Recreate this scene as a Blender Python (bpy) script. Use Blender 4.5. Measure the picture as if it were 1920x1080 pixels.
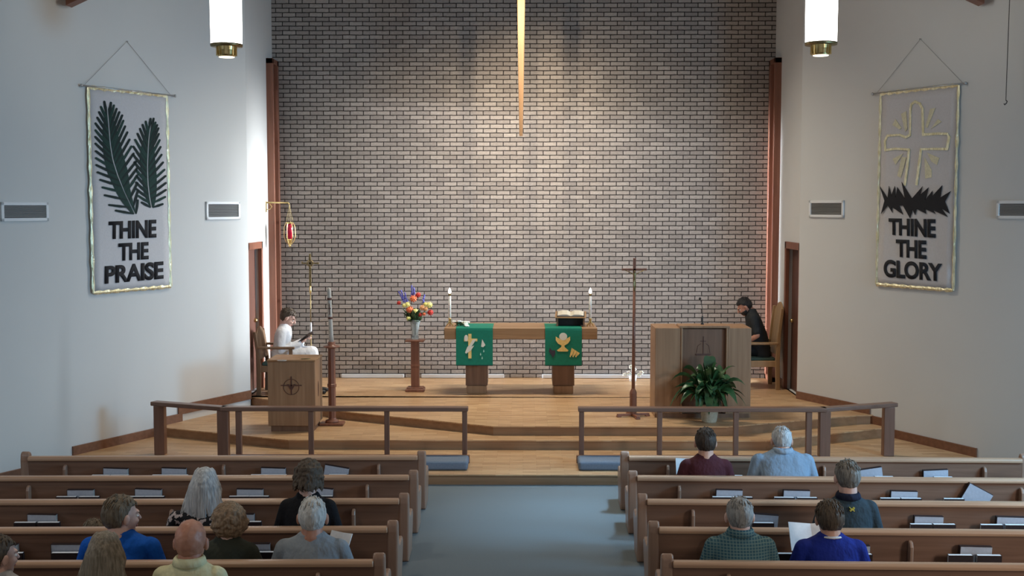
import bpy, bmesh, math, random
from mathutils import Vector, Matrix, Euler, noise
random.seed(7)
R = math.radians
C = bpy.context.scene.collection
for o in list(bpy.data.objects): bpy.data.objects.remove(o)

# ------------------------------------------------------------------ camera
F = 2200.0
CAM = Vector((0, 0, 3.0))
cam = bpy.data.cameras.new('camera'); camo = bpy.data.objects.new('camera', cam); C.objects.link(camo)
camo.location = CAM
camo.rotation_euler = Euler((R(90) - math.atan(155 / F), 0, math.atan(21 / F)))
cam.sensor_width = 36; cam.lens = 36 * F / 1920; cam.clip_start = .05; cam.clip_end = 200
sc = bpy.context.scene
sc.camera = camo
sc.view_settings.view_transform = 'Standard'; sc.view_settings.look = 'None'
sc.view_settings.gamma = 1; sc.view_settings.use_curve_mapping = False
sc.view_settings.exposure = 0.0
# ------------------------------------------------------------------ world
w = bpy.data.worlds.new('world'); sc.world = w; w.use_nodes = True
bgn = w.node_tree.nodes['Background']
bgn.inputs[0].default_value = (.78, .82, .88, 1); bgn.inputs[1].default_value = .34
# ------------------------------------------------------------------ lights
def area(name, loc, target, sx, sy, power, col, spread=180):
    l = bpy.data.lights.new(name, 'AREA'); l.shape = 'RECTANGLE'; l.size = sx; l.size_y = sy
    l.energy = power; l.color = col; l.spread = R(spread)
    o = bpy.data.objects.new(name, l); C.objects.link(o); o.location = loc
    o.rotation_euler = (Vector(target) - Vector(loc)).to_track_quat('-Z', 'Y').to_euler()
    return o
def spot(name, loc, target, power, col, ang, blend=.6, rad=.06):
    l = bpy.data.lights.new(name, 'SPOT'); l.energy = power; l.color = col
    l.spot_size = R(ang); l.spot_blend = blend; l.shadow_soft_size = rad
    o = bpy.data.objects.new(name, l); C.objects.link(o); o.location = loc
    o.rotation_euler = (Vector(target) - Vector(loc)).to_track_quat('-Z', 'Y').to_euler()
    return o
DAY = (.80, .90, 1.0)
WARM = (1.0, .81, .57)
# daylight through the tall narrow chancel windows beside the brick wall
area('chancel_window_daylight', (3.97, 17.76, 2.75), (-3.8, 16.1, 1.0), .28, 4.4, 72, (.74, .87, 1.0), 50)
area('chancel_window_sunlight', (3.96, 17.76, 2.9), (-3.8, 17.0, 2.0), .28, 3.6, 48, (.92, .96, 1.0), 20)
area('chancel_window_daylight', (-3.97, 17.76, 2.75), (2.9, 17.98, 2.2),   .28, 4.0, 40, (.88, .92, 1.0), 9)
# daylight through the nave side windows (outside the frame)
area('nave_window_daylight', (6.7, 9.0, 2.6), (-3.5, 13.0, 1.2), 1.6, 1.4, 190, (.28, .64, 1.0), 130)
area('nave_window_daylight', (-6.7, 7.5, 2.6), (3, 12.5, 1.6), 2.2, 1.6, 20, (.72, .85, 1.0), 140)
area('aisle_carpet_fill', (3.0, 12.9, 6.4), (.62, 11.45, 0), 1.2, .5, 19, (.44, .73, 1.0), 26)  # added lamp for the blue patch on the aisle carpet, not a skylight
area('rear_window_daylight', (6.9, 4.2, 2.4), (3.6, 10.2, .4), 1.6, 1.6, 42, (1.0, .93, .86), 80)
# chancel down lights on the roof, aimed at the cross
spot('chancel_spot', (.71, 14.2, 5.9), (-.55, 18, 3.8), 270, WARM, 60, 1, .035)
spot('chancel_spot', (-.16, 14.2, 6.2), (.1, 18, 3.9), 300, WARM, 52, 1, .035)
spot('chancel_spot', (-.71, 14.2, 5.9), (.95, 18, 3.9), 240, WARM, 62, 1, .035)
# down lights over the altar floor
area('chancel_ceiling_light', (0, 15.4, 6.9), (0, 15.6, 0), 2.5, .4, 165, (1.0, .90, .74), 120)

# ------------------------------------------------------------------ helpers
RM = camo.rotation_euler.to_matrix()
def ray(px, py): return RM @ Vector(((px - 960) / F, (540 - py) / F, -1))
def at(px, py, Y=None, z=None):
    d = ray(px, py)
    t = (Y - CAM.y) / d.y if Y is not None else (z - CAM.z) / d.z
    return CAM + d * t
# splayed side walls: plane through (s*3.78,16.1) with X growing .525 per metre towards the camera
WC = Vector((3.78, 16.1)); WK = .525
WLEN = math.hypot(1, WK)
def wall_hit(px, py, s, off=0.0):
    """point on the inside face of a splayed wall -> (u along the wall from the corner, z)"""
    d = ray(px, py)
    # s*X - 3.78 - WK*(16.1 - Y) = 0  (inside face), off moves towards the room
    t = (3.78 + WK * 16.1 - off * WLEN) / (s * d.x + WK * d.y)
    p = CAM + d * t
    return (16.1 - p.y) * WLEN, p.z
def wall_frame(s):
    """matrix: local x along wall towards camera, y = into the room, z up"""
    ax = Vector((s * WK, -1, 0)).normalized(); nz = Vector((0, 0, 1))
    ay = Vector((-s, -WK, 0)).normalized()
    if s < 0: pass
    m = Matrix((ax, ay, nz)).transposed().to_4x4()
    m.translation = Vector((s * 3.78, 16.1, 0))
    return m

def N(mat): return mat.node_tree.nodes, mat.node_tree.links
def newmat(name, col=(.8, .8, .8), rough=.6, metal=0, spec=.5, **k):
    m = bpy.data.materials.new(name); m.use_nodes = True
    b = m.node_tree.nodes['Principled BSDF']
    b.inputs['Base Color'].default_value = (*col, 1); b.inputs['Roughness'].default_value = rough
    b.inputs['Metallic'].default_value = metal; b.inputs['Specular IOR Level'].default_value = spec
    for a, v in k.items(): b.inputs[a].default_value = v
    return m
def varied(name, c1, c2, scale=(4, 4, 4), rough=.6, bump=.0, detail=4, metal=0, spec=.4, lo=.3, hi=.7, bscale=None, bdist=.01):
    m = newmat(name, c1, rough, metal, spec); n, l = N(m); b = n['Principled BSDF']
    tc = n.new('ShaderNodeTexCoord'); mp = n.new('ShaderNodeMapping'); mp.inputs['Scale'].default_value = scale
    ns = n.new('ShaderNodeTexNoise'); ns.inputs['Scale'].default_value = 1; ns.inputs['Detail'].default_value = detail
    cr = n.new('ShaderNodeValToRGB'); cr.color_ramp.elements[0].position = lo; cr.color_ramp.elements[1].position = hi
    cr.color_ramp.elements[0].color = (*c1, 1); cr.color_ramp.elements[1].color = (*c2, 1)
    l.new(tc.outputs['Object'], mp.inputs[0]); l.new(mp.outputs[0], ns.inputs['Vector'])
    l.new(ns.outputs['Fac'], cr.inputs[0]); l.new(cr.outputs[0], b.inputs['Base Color'])
    if bump:
        bp = n.new('ShaderNodeBump'); bp.inputs['Strength'].default_value = bump; bp.inputs['Distance'].default_value = bdist
        src = ns
        if bscale:
            mp2 = n.new('ShaderNodeMapping'); mp2.inputs['Scale'].default_value = bscale
            src = n.new('ShaderNodeTexNoise'); src.inputs['Scale'].default_value = 1; src.inputs['Detail'].default_value = 3
            l.new(tc.outputs['Object'], mp2.inputs[0]); l.new(mp2.outputs[0], src.inputs['Vector'])
        l.new(src.outputs['Fac'], bp.inputs['Height']); l.new(bp.outputs[0], b.inputs['Normal'])
    return m
def wood(name, c1, c2, axis='x', rough=.42, s=1.0, spec=.4):
    sc_ = {'x': (1.2, 22, 22), 'y': (22, 1.2, 22), 'z': (22, 22, 1.2)}[axis]
    m = varied(name, c1, c2, tuple(v * s for v in sc_), rough, .15, 6, spec=spec, lo=.28, hi=.72)
    return m

M = {}
M['wall'] = varied('white_plaster', (.60, .60, .585), (.62, .62, .60), (1, 1, 1), .9, .05, bscale=(60, 60, 60), bdist=.003)
M['ceil'] = wood('ceiling_boards', (.45, .33, .22), (.55, .42, .29), 'y')
M['beam'] = wood('beam_wood', (.16, .062, .036), (.22, .09, .055), 'x')
M['trimz'] = wood('casing_wood', (.17, .062, .035), (.25, .10, .06), 'z', .4)
M['trimx'] = wood('baseboard_wood', (.155, .068, .036), (.22, .10, .055), 'x', .45)
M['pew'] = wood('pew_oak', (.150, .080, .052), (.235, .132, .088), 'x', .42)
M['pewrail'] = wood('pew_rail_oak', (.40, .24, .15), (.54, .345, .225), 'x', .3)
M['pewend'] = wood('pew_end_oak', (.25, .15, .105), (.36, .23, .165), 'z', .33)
M['oakx'] = wood('altar_oak', (.24, .13, .060), (.38, .22, .11), 'x', .4)
M['oakz'] = wood('furniture_oak', (.27, .145, .075), (.38, .22, .12), 'z', .42)
M['oakzd'] = wood('dark_furniture_oak', (.16, .082, .048), (.23, .122, .072), 'z', .42)
M['cherry'] = wood('cherry_wood', (.16, .06, .035), (.24, .10, .06), 'z', .35)
M['railw'] = wood('rail_walnut', (.15, .080, .055), (.22, .125, .09), 'x', .35)
M['railz'] = wood('rail_post_walnut', (.15, .075, .05), (.22, .115, .08), 'z', .35)
M['crossw'] = wood('cross_pale_oak', (.20, .115, .058), (.28, .17, .09), 'z', .5)
M['chairw'] = wood('chair_light_oak', (.30, .18, .085), (.40, .25, .125), 'z', .4)
M['chaird'] = wood('chair_dark_oak', (.14, .08, .045), (.20, .12, .07), 'z', .4)
M['doorw'] = wood('dark_door_wood', (.085, .036, .024), (.13, .056, .038), 'z', .5)
M['brass'] = varied('brass', (.55, .40, .16), (.75, .58, .28), (30, 30, 30), .28, 0, metal=1)
M['brassd'] = varied('aged_brass', (.20, .15, .07), (.34, .26, .13), (30, 30, 30), .4, 0, metal=1)
M['gold'] = varied('crinkled_gold_foil', (.62, .55, .30), (.95, .90, .66), (40, 40, 14), .32, .9, metal=.6, bscale=(60, 60, 25), bdist=.01)
M['goldp'] = varied('pale_gold_cloth', (.55, .52, .36), (.68, .64, .46), (40, 40, 40), .45, .4, metal=.25, bscale=(50, 50, 50), bdist=.006)
M['iron'] = newmat('dark_iron', (.03, .028, .026), .5, .4)
M['steel'] = varied('grey_steel', (.42, .42, .42), (.5, .5, .5), (20, 20, 20), .35, 0, metal=.8)
M['ventf'] = newmat('vent_white_enamel', (.72, .73, .73), .4)
M['ventd'] = newmat('vent_dark', (.06, .06, .065), .7)
M['ventl'] = newmat('vent_louvre_grey', (.34, .335, .32), .5)
M['cloth'] = varied('banner_linen', (.52, .51, .52), (.56, .55, .56), (60, 60, 60), .9, .2, bscale=(300, 300, 300), bdist=.001)
M['palm'] = varied('palm_dark_green_felt', (.006, .030, .024), (.010, .042, .034), (20, 20, 20), .8)
M['palmb'] = varied('palm_black_green_felt', (.004, .014, .014), (.006, .020, .018), (20, 20, 20), .8)
M['felt'] = newmat('black_felt', (.008, .008, .011), .85)
M['green'] = varied('green_parament_cloth', (.0, .155, .095), (.0, .185, .115), (30, 30, 30), .65, .15, bscale=(200, 200, 200), bdist=.001)
M['emb_gold'] = varied('gold_applique', (.72, .50, .15), (.85, .62, .24), (60, 60, 60), .5, .1)
M['emb_cream'] = newmat('cream_applique', (.70, .68, .58), .6)
M['emb_pale'] = newmat('pale_green_applique', (.35, .62, .50), .6)
M['emb_dark'] = newmat('plum_applique', (.03, .028, .05), .6)
M['candle'] = newmat('white_wax', (.88, .86, .80), .4, **{'Subsurface Weight': .2})
M['candlep'] = newmat('ivory_wax', (.46, .42, .36), .5)
M['red'] = newmat('ruby_glass', (.45, .01, .04), .15, 0, .6, **{'Transmission Weight': .35})
M['blackp'] = newmat('black_plastic', (.015, .015, .016), .4)
M['paper'] = varied('white_paper', (.78, .80, .82), (.84, .86, .88), (50, 50, 50), .8)
M['pages'] = varied('book_pages', (.50, .45, .36), (.62, .56, .46), (2, 2, 300), .8)
M['hymnal'] = varied('grey_blue_book_cloth', (.40, .43, .50), (.46, .49, .56), (40, 40, 40), .6, .1)
M['bookd'] = varied('dark_book_cover', (.022, .014, .016), (.035, .022, .022), (40, 40, 40), .5)
M['bible'] = varied('black_leather', (.012, .010, .010), (.02, .016, .015), (40, 40, 40), .45)
M['cush'] = varied('blue_grey_cushion', (.13, .17, .23), (.16, .20, .26), (60, 60, 60), .8, .1, bscale=(250, 250, 250), bdist=.002)
M['seatg'] = varied('green_seat_fabric', (.05, .09, .07), (.07, .11, .09), (60, 60, 60), .9)
M['leaf'] = varied('leaf_green', (.012, .048, .018), (.045, .11, .035), (14, 14, 14), .38, 0, spec=.5)
M['leafb'] = varied('bouquet_foliage', (.02, .05, .02), (.06, .11, .04), (20, 20, 20), .5)
M['pot'] = varied('cream_ceramic', (.40, .36, .27), (.52, .47, .36), (60, 60, 60), .5, .6, bscale=(60, 60, 60), bdist=.01)
M['soil'] = newmat('potting_soil', (.03, .02, .014), .95)
M['glass'] = newmat('clear_glass', (.85, .92, .90), .06, 0, .5, **{'Transmission Weight': .75, 'IOR': 1.3})
M['metalw'] = newmat('white_baseboard_heater', (.72, .76, .82), .3)
M['eye'] = newmat('eye_white', (.75, .73, .70), .2)
M['iris'] = newmat('iris_brown', (.06, .035, .02), .2)
M['lip'] = newmat('lips', (.42, .16, .13), .5)
M['skinA'] = varied('skin_fair', (.50, .27, .19), (.60, .34, .25), (18, 18, 18), .5, .05, spec=.35)
M['skinB'] = varied('skin_ruddy', (.42, .19, .125), (.52, .26, .18), (18, 18, 18), .45, .05, spec=.35)
M['skinC'] = varied('skin_pale', (.58, .35, .28), (.66, .42, .34), (18, 18, 18), .5, .05, spec=.35)

def emis(name, col, strength, mixc=(1, 1, 1)):
    m = bpy.data.materials.new(name); m.use_nodes = True; n, l = N(m)
    b = n['Principled BSDF']; b.inputs['Base Color'].default_value = (*mixc, 1)
    b.inputs['Emission Color'].default_value = (*col, 1); b.inputs['Emission Strength'].default_value = strength
    return m
M['lamp'] = emis('lit_lamp_glass', (1.0, .97, .90), 7.0)
M['lampb'] = emis('lit_lamp_bottom', (1.0, .86, .6), 2.5)
M['flame'] = emis('lit_candle_bulb', (1.0, .93, .82), 3.0)

def brick_mat():
    m = newmat('grey_tan_brick', (.3, .27, .25), .82, 0, .25); n, l = N(m); b = n['Principled BSDF']
    tc = n.new('ShaderNodeTexCoord'); mp = n.new('ShaderNodeMapping')
    mp.inputs['Rotation'].default_value = (R(90), 0, 0)
    sep = n.new('ShaderNodeSeparateXYZ'); comb = n.new('ShaderNodeCombineXYZ')
    l.new(tc.outputs['Object'], sep.inputs[0]); l.new(sep.outputs['X'], comb.inputs['X']); l.new(sep.outputs['Z'], comb.inputs['Y'])
    nz = n.new('ShaderNodeTexNoise'); nz.inputs['Scale'].default_value = 9; nz.inputs['Detail'].default_value = 3
    l.new(tc.outputs['Object'], nz.inputs['Vector'])
    vm = n.new('ShaderNodeVectorMath'); vm.operation = 'SCALE'; vm.inputs['Scale'].default_value = .010
    sb = n.new('ShaderNodeVectorMath'); sb.operation = 'SUBTRACT'; sb.inputs[1].default_value = (.5, .5, .5)
    l.new(nz.outputs['Color'], sb.inputs[0]); l.new(sb.outputs[0], vm.inputs[0])
    ad = n.new('ShaderNodeVectorMath'); ad.operation = 'ADD'
    l.new(comb.outputs[0], ad.inputs[0]); l.new(vm.outputs[0], ad.inputs[1])
    br = n.new('ShaderNodeTexBrick'); br.inputs['Scale'].default_value = 1
    br.inputs['Brick Width'].default_value = .203; br.inputs['Row Height'].default_value = .0672
    br.inputs['Mortar Size'].default_value = .0068; br.inputs['Mortar Smooth'].default_value = .25
    br.inputs['Color1'].default_value = (.275, .245, .225, 1); br.inputs['Color2'].default_value = (.385, .345, .315, 1)
    br.inputs['Mortar'].default_value = (.022, .017, .016, 1); br.inputs['Bias'].default_value = -.05
    br.offset = .5; br.squash = 1
    l.new(ad.outputs[0], br.inputs['Vector'])
    # surface mottling
    n2 = n.new('ShaderNodeTexNoise'); n2.inputs['Scale'].default_value = 1; n2.inputs['Detail'].default_value = 6
    mp2 = n.new('ShaderNodeMapping'); mp2.inputs['Scale'].default_value = (26, 26, 60)
    l.new(tc.outputs['Object'], mp2.inputs[0]); l.new(mp2.outputs[0], n2.inputs['Vector'])
    mx = n.new('ShaderNodeMix'); mx.data_type = 'RGBA'; mx.blend_type = 'OVERLAY'; mx.inputs[0].default_value = .35
    l.new(br.outputs['Color'], mx.inputs[6]); l.new(n2.outputs['Fac'], mx.inputs[7]); l.new(mx.outputs[2], b.inputs['Base Color'])
    # relief
    inv = n.new('ShaderNodeMath'); inv.operation = 'MULTIPLY_ADD'; inv.inputs[1].default_value = -1.0; inv.inputs[2].default_value = 1.0
    l.new(br.outputs['Fac'], inv.inputs[0])
    ma = n.new('ShaderNodeMath'); ma.operation = 'MULTIPLY_ADD'; ma.inputs[1].default_value = .75
    l.new(n2.outputs['Fac'], ma.inputs[0]); l.new(inv.outputs[0], ma.inputs[2])
    bp = n.new('ShaderNodeBump'); bp.inputs['Strength'].default_value = .8; bp.inputs['Distance'].default_value = .014
    l.new(ma.outputs[0], bp.inputs['Height']); l.new(bp.outputs[0], b.inputs['Normal'])
    return m
M['brick'] = brick_mat()
def parquet():
    m = newmat('parquet_oak', (.5, .3, .15), .38, 0, .45); n, l = N(m); b = n['Principled BSDF']
    tc = n.new('ShaderNodeTexCoord')
    br = n.new('ShaderNodeTexBrick'); br.inputs['Scale'].default_value = 1
    br.inputs['Brick Width'].default_value = .30; br.inputs['Row Height'].default_value = .075
    br.inputs['Mortar Size'].default_value = .0012; br.inputs['Bias'].default_value = -.1
    br.inputs['Color1'].default_value = (.56, .36, .195, 1); br.inputs['Color2'].default_value = (.42, .245, .125, 1)
    br.inputs['Mortar'].default_value = (.30, .15, .07, 1)
    l.new(tc.outputs['Object'], br.inputs['Vector'])
    ns = n.new('ShaderNodeTexNoise'); ns.inputs['Scale'].default_value = 1; ns.inputs['Detail'].default_value = 5
    mp = n.new('ShaderNodeMapping'); mp.inputs['Scale'].default_value = (5, 40, 5)
    l.new(tc.outputs['Object'], mp.inputs[0]); l.new(mp.outputs[0], ns.inputs['Vector'])
    mx = n.new('ShaderNodeMix'); mx.data_type = 'RGBA'; mx.blend_type = 'OVERLAY'; mx.inputs[0].default_value = .45
    l.new(br.outputs['Color'], mx.inputs[6]); l.new(ns.outputs['Fac'], mx.inputs[7]); l.new(mx.outputs[2], b.inputs['Base Color'])
    return m
M['parquet'] = parquet()
M['riser'] = wood('step_riser_oak', (.26, .14, .070), (.36, .20, .105), 'x', .4)
M['carpet'] = varied('blue_grey_carpet', (.125, .150, .165), (.165, .195, .21), (160, 160, 160), .95, .3, bscale=(300, 300, 300), bdist=.004)
def plaid():
    m = newmat('teal_plaid_shirt', (.05, .1, .13), .85, 0, .2); n, l = N(m); b = n['Principled BSDF']
    tc = n.new('ShaderNodeTexCoord'); br = n.new('ShaderNodeTexBrick'); br.offset = 0
    br.inputs['Scale'].default_value = 1; br.inputs['Brick Width'].default_value = .022; br.inputs['Row Height'].default_value = .020
    br.inputs['Mortar Size'].default_value = .0028; br.inputs['Color1'].default_value = (.035, .095, .13, 1)
    br.inputs['Color2'].default_value = (.045, .115, .15, 1); br.inputs['Mortar'].default_value = (.14, .22, .22, 1)
    sp = n.new('ShaderNodeSeparateXYZ'); cb = n.new('ShaderNodeCombineXYZ'); l.new(tc.outputs['Object'], sp.inputs[0])
    l.new(sp.outputs['X'], cb.inputs['X']); l.new(sp.outputs['Z'], cb.inputs['Y']); l.new(cb.outputs[0], br.inputs['Vector'])
    l.new(br.outputs['Color'], b.inputs['Base Color'])
    return m
def floral():
    m = newmat('black_white_floral', (.02, .02, .02), .8, 0, .2); n, l = N(m); b = n['Principled BSDF']
    tc = n.new('ShaderNodeTexCoord'); v = n.new('ShaderNodeTexNoise'); v.inputs['Scale'].default_value = 26; v.inputs['Detail'].default_value = 2
    cr = n.new('ShaderNodeValToRGB'); cr.color_ramp.interpolation = 'CONSTANT'
    cr.color_ramp.elements[0].color = (.012, .012, .014, 1); cr.color_ramp.elements[1].position = .53; cr.color_ramp.elements[1].color = (.42, .36, .35, 1)
    l.new(tc.outputs['Object'], v.inputs['Vector']); l.new(v.outputs['Fac'], cr.inputs[0]); l.new(cr.outputs[0], b.inputs['Base Color'])
    return m
def fabric(name, c, var=1.25):
    return varied(name, c, tuple(min(1, v * var) for v in c), (8, 8, 8), .85, .55, bscale=(11, 11, 7), bdist=.05, spec=.2)
def hairm(name, c1, c2):
    return varied(name, c1, c2, (70, 70, 9), .55, .7, 4, spec=.3, lo=.35, hi=.65, bscale=(110, 110, 9), bdist=.012)

# -------- mesh building
class MB:
    def __init__(self): self.bm = bmesh.new(); self.mi = 0
    def _m(self, fs):
        for f in fs: f.material_index = self.mi
    def box(self, x0, x1, y0, y1, z0, z1, Mx=None):
        vs = [self.bm.verts.new(Vector((x, y, z)) if Mx is None else Mx @ Vector((x, y, z))) for z in (z0, z1) for y in (y0, y1) for x in (x0, x1)]
        a = [(0, 2, 3, 1), (4, 5, 7, 6), (0, 1, 5, 4), (1, 3, 7, 5), (3, 2, 6, 7), (2, 0, 4, 6)]
        self._m([self.bm.faces.new([vs[i] for i in q]) for q in a]); return self
    def prism(self, pts, axis, a0, a1, Mx=None):
        """polygon pts (2d) extruded along axis 'x','y','z'"""
        def P(p, a):
            v = {'x': (a, p[0], p[1]), 'y': (p[0], a, p[1]), 'z': (p[0], p[1], a)}[axis]
            v = Vector(v); return v if Mx is None else Mx @ v
        A = [self.bm.verts.new(P(p, a0)) for p in pts]; B = [self.bm.verts.new(P(p, a1)) for p in pts]
        n = len(pts); fs = [self.bm.faces.new(A), self.bm.faces.new(B[::-1])]
        for i in range(n): fs.append(self.bm.faces.new([A[i], B[i], B[(i + 1) % n], A[(i + 1) % n]]))
        self._m(fs); return self
    def tube(self, pts, r, n=8, cap=True):
        pts = [Vector(p) for p in pts]; rs = r if isinstance(r, (list, tuple)) else [r] * len(pts)
        rings = []
        prev = None
        for i, p in enumerate(pts):
            d = (pts[min(i + 1, len(pts) - 1)] - pts[max(i - 1, 0)]).normalized()
            if prev is None:
                u = d.orthogonal().normalized()
            else:
                u = (prev - d * prev.dot(d));
                u = u.normalized() if u.length > 1e-6 else d.orthogonal().normalized()
            prev = u; v = d.cross(u)
            rings.append([self.bm.verts.new(p + (u * math.cos(2 * math.pi * k / n) + v * math.sin(2 * math.pi * k / n)) * rs[i]) for k in range(n)])
        fs = []
        for a, b in zip(rings, rings[1:]):
            for k in range(n): fs.append(self.bm.faces.new([a[k], a[(k + 1) % n], b[(k + 1) % n], b[k]]))
        if cap: fs.append(self.bm.faces.new(rings[0][::-1])); fs.append(self.bm.faces.new(rings[-1]))
        self._m(fs); return self
    def lathe(self, prof, c=(0, 0, 0), n=20, sy=1.0):
        c = Vector(c); rings = []
        for r, z in prof:
            rings.append([self.bm.verts.new(c + Vector((max(r, .0004) * math.cos(2 * math.pi * k / n), sy * max(r, .0004) * math.sin(2 * math.pi * k / n), z))) for k in range(n)])
        fs = []
        for a, b in zip(rings, rings[1:]):
            for k in range(n): fs.append(self.bm.faces.new([a[k], a[(k + 1) % n], b[(k + 1) % n], b[k]]))
        fs.append(self.bm.faces.new(rings[0][::-1])); fs.append(self.bm.faces.new(rings[-1]))
        self._m(fs); return self
    def ell(self, c, r, Mx=None, sub=2):
        g = bmesh.ops.create_icosphere(self.bm, subdivisions=sub, radius=1)
        c = Vector(c)
        for v in g['verts']:
            p = Vector((v.co.x * r[0], v.co.y * r[1], v.co.z * r[2])) + c
            v.co = p if Mx is None else Mx @ p
        self._m({f for v in g['verts'] for f in v.link_faces}); return self
    def loft(self, secs, n=22, Mx=None):
        """secs: (cx,cy,cz,rx,ry[,power])"""
        rings = []
        for s in secs:
            cx, cy, cz, rx, ry = s[:5]; e = s[5] if len(s) > 5 else 1
            ring = []
            for k in range(n):
                a = 2 * math.pi * k / n; ca, sa = math.cos(a), math.sin(a)
                x = math.copysign(abs(ca) ** e, ca) * rx; y = math.copysign(abs(sa) ** e, sa) * ry
                p = Vector((cx + x, cy + y, cz)); ring.append(self.bm.verts.new(p if Mx is None else Mx @ p))
            rings.append(ring)
        fs = []
        for a, b in zip(rings, rings[1:]):
            for k in range(n): fs.append(self.bm.faces.new([a[k], a[(k + 1) % n], b[(k + 1) % n], b[k]]))
        fs.append(self.bm.faces.new(rings[0][::-1])); fs.append(self.bm.faces.new(rings[-1]))
        self._m(fs); return self
    def chain(self, pts, rs, Mx=None):
        """overlapping spheres and cones, for voxel merging"""
        P = [Vector(p) if Mx is None else Mx @ Vector(p) for p in pts]
        for p, r in zip(P, rs): self.ell(p, (r, r, r), None, 2)
        for i in range(len(P) - 1):
            if (P[i + 1] - P[i]).length > 1e-4: self.tube([P[i], P[i + 1]], [rs[i], rs[i + 1]], 14)
        return self
    def build(self, name, mats, parent=None, smooth=False, bevel=0, recalc=True, link=True, sub=0):
        if recalc: bmesh.ops.recalc_face_normals(self.bm, faces=self.bm.faces)
        me = bpy.data.meshes.new(name); self.bm.to_mesh(me); self.bm.free()
        for m in (mats if isinstance(mats, (list, tuple)) else [mats]): me.materials.append(m)
        if smooth:
            for p in me.polygons: p.use_smooth = True
        o = bpy.data.objects.new(name, me); C.objects.link(o); o.parent = parent
        if bevel:
            b = o.modifiers.new('bevel', 'BEVEL'); b.width = bevel; b.segments = 3; b.limit_method = 'ANGLE'; b.angle_limit = R(35)
            b.harden_normals = False
        if sub:
            s = o.modifiers.new('sub', 'SUBSURF'); s.levels = sub; s.render_levels = sub
        return o
    def voxel(self, name, mat, parent, vox, sm=4):
        me = bpy.data.meshes.new('tmp'); bmesh.ops.recalc_face_normals(self.bm, faces=self.bm.faces)
        self.bm.to_mesh(me); self.bm.free()
        t = bpy.data.objects.new('tmp', me); C.objects.link(t)
        r = t.modifiers.new('r', 'REMESH'); r.mode = 'VOXEL'; r.voxel_size = vox; r.use_smooth_shade = True
        if sm:
            s = t.modifiers.new('s', 'SMOOTH'); s.factor = .5; s.iterations = sm
        dg = bpy.context.evaluated_depsgraph_get(); dg.update()
        m2 = bpy.data.meshes.new_from_object(t.evaluated_get(dg)); m2.name = name
        bpy.data.objects.remove(t); bpy.data.meshes.remove(me)
        m2.materials.clear(); m2.materials.append(mat)
        for p in m2.polygons: p.use_smooth = True
        o = bpy.data.objects.new(name, m2); C.objects.link(o); o.parent = parent
        return o
def thing(name, label, cat, loc=(0, 0, 0), rz=0, group=None):
    o = bpy.data.objects.new(name, None); C.objects.link(o); o.empty_display_size = .1
    o.location = loc; o.rotation_euler = (0, 0, rz); tag(o, label, cat, group); return o
def tag(o, label, cat, group=None):
    o['label'] = label; o['category'] = cat
    if group: o['group'] = group
    return o
def struct(o, label=None):
    o['kind'] = 'structure'
    if label: o['label'] = label
    return o
def copy_tree(o, parent=None):
    c = o.copy(); C.objects.link(c); c.parent = parent
    for k in o.children: copy_tree(k, c)
    return c

# ================================================================== SETTING
Z1, Z2, Z3 = .113, .227, .34
struct(MB().box(-7.2, 7.2, -2, 19, -.1, 0).build('floor', M['carpet']), 'blue-grey carpet of the nave and aisle')
# ---- brick end wall
struct(MB().box(-3.95, 3.95, 18.0, 18.25, 0, 9).build('wall_back', M['brick']), 'grey and tan brick wall behind the altar')
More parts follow.
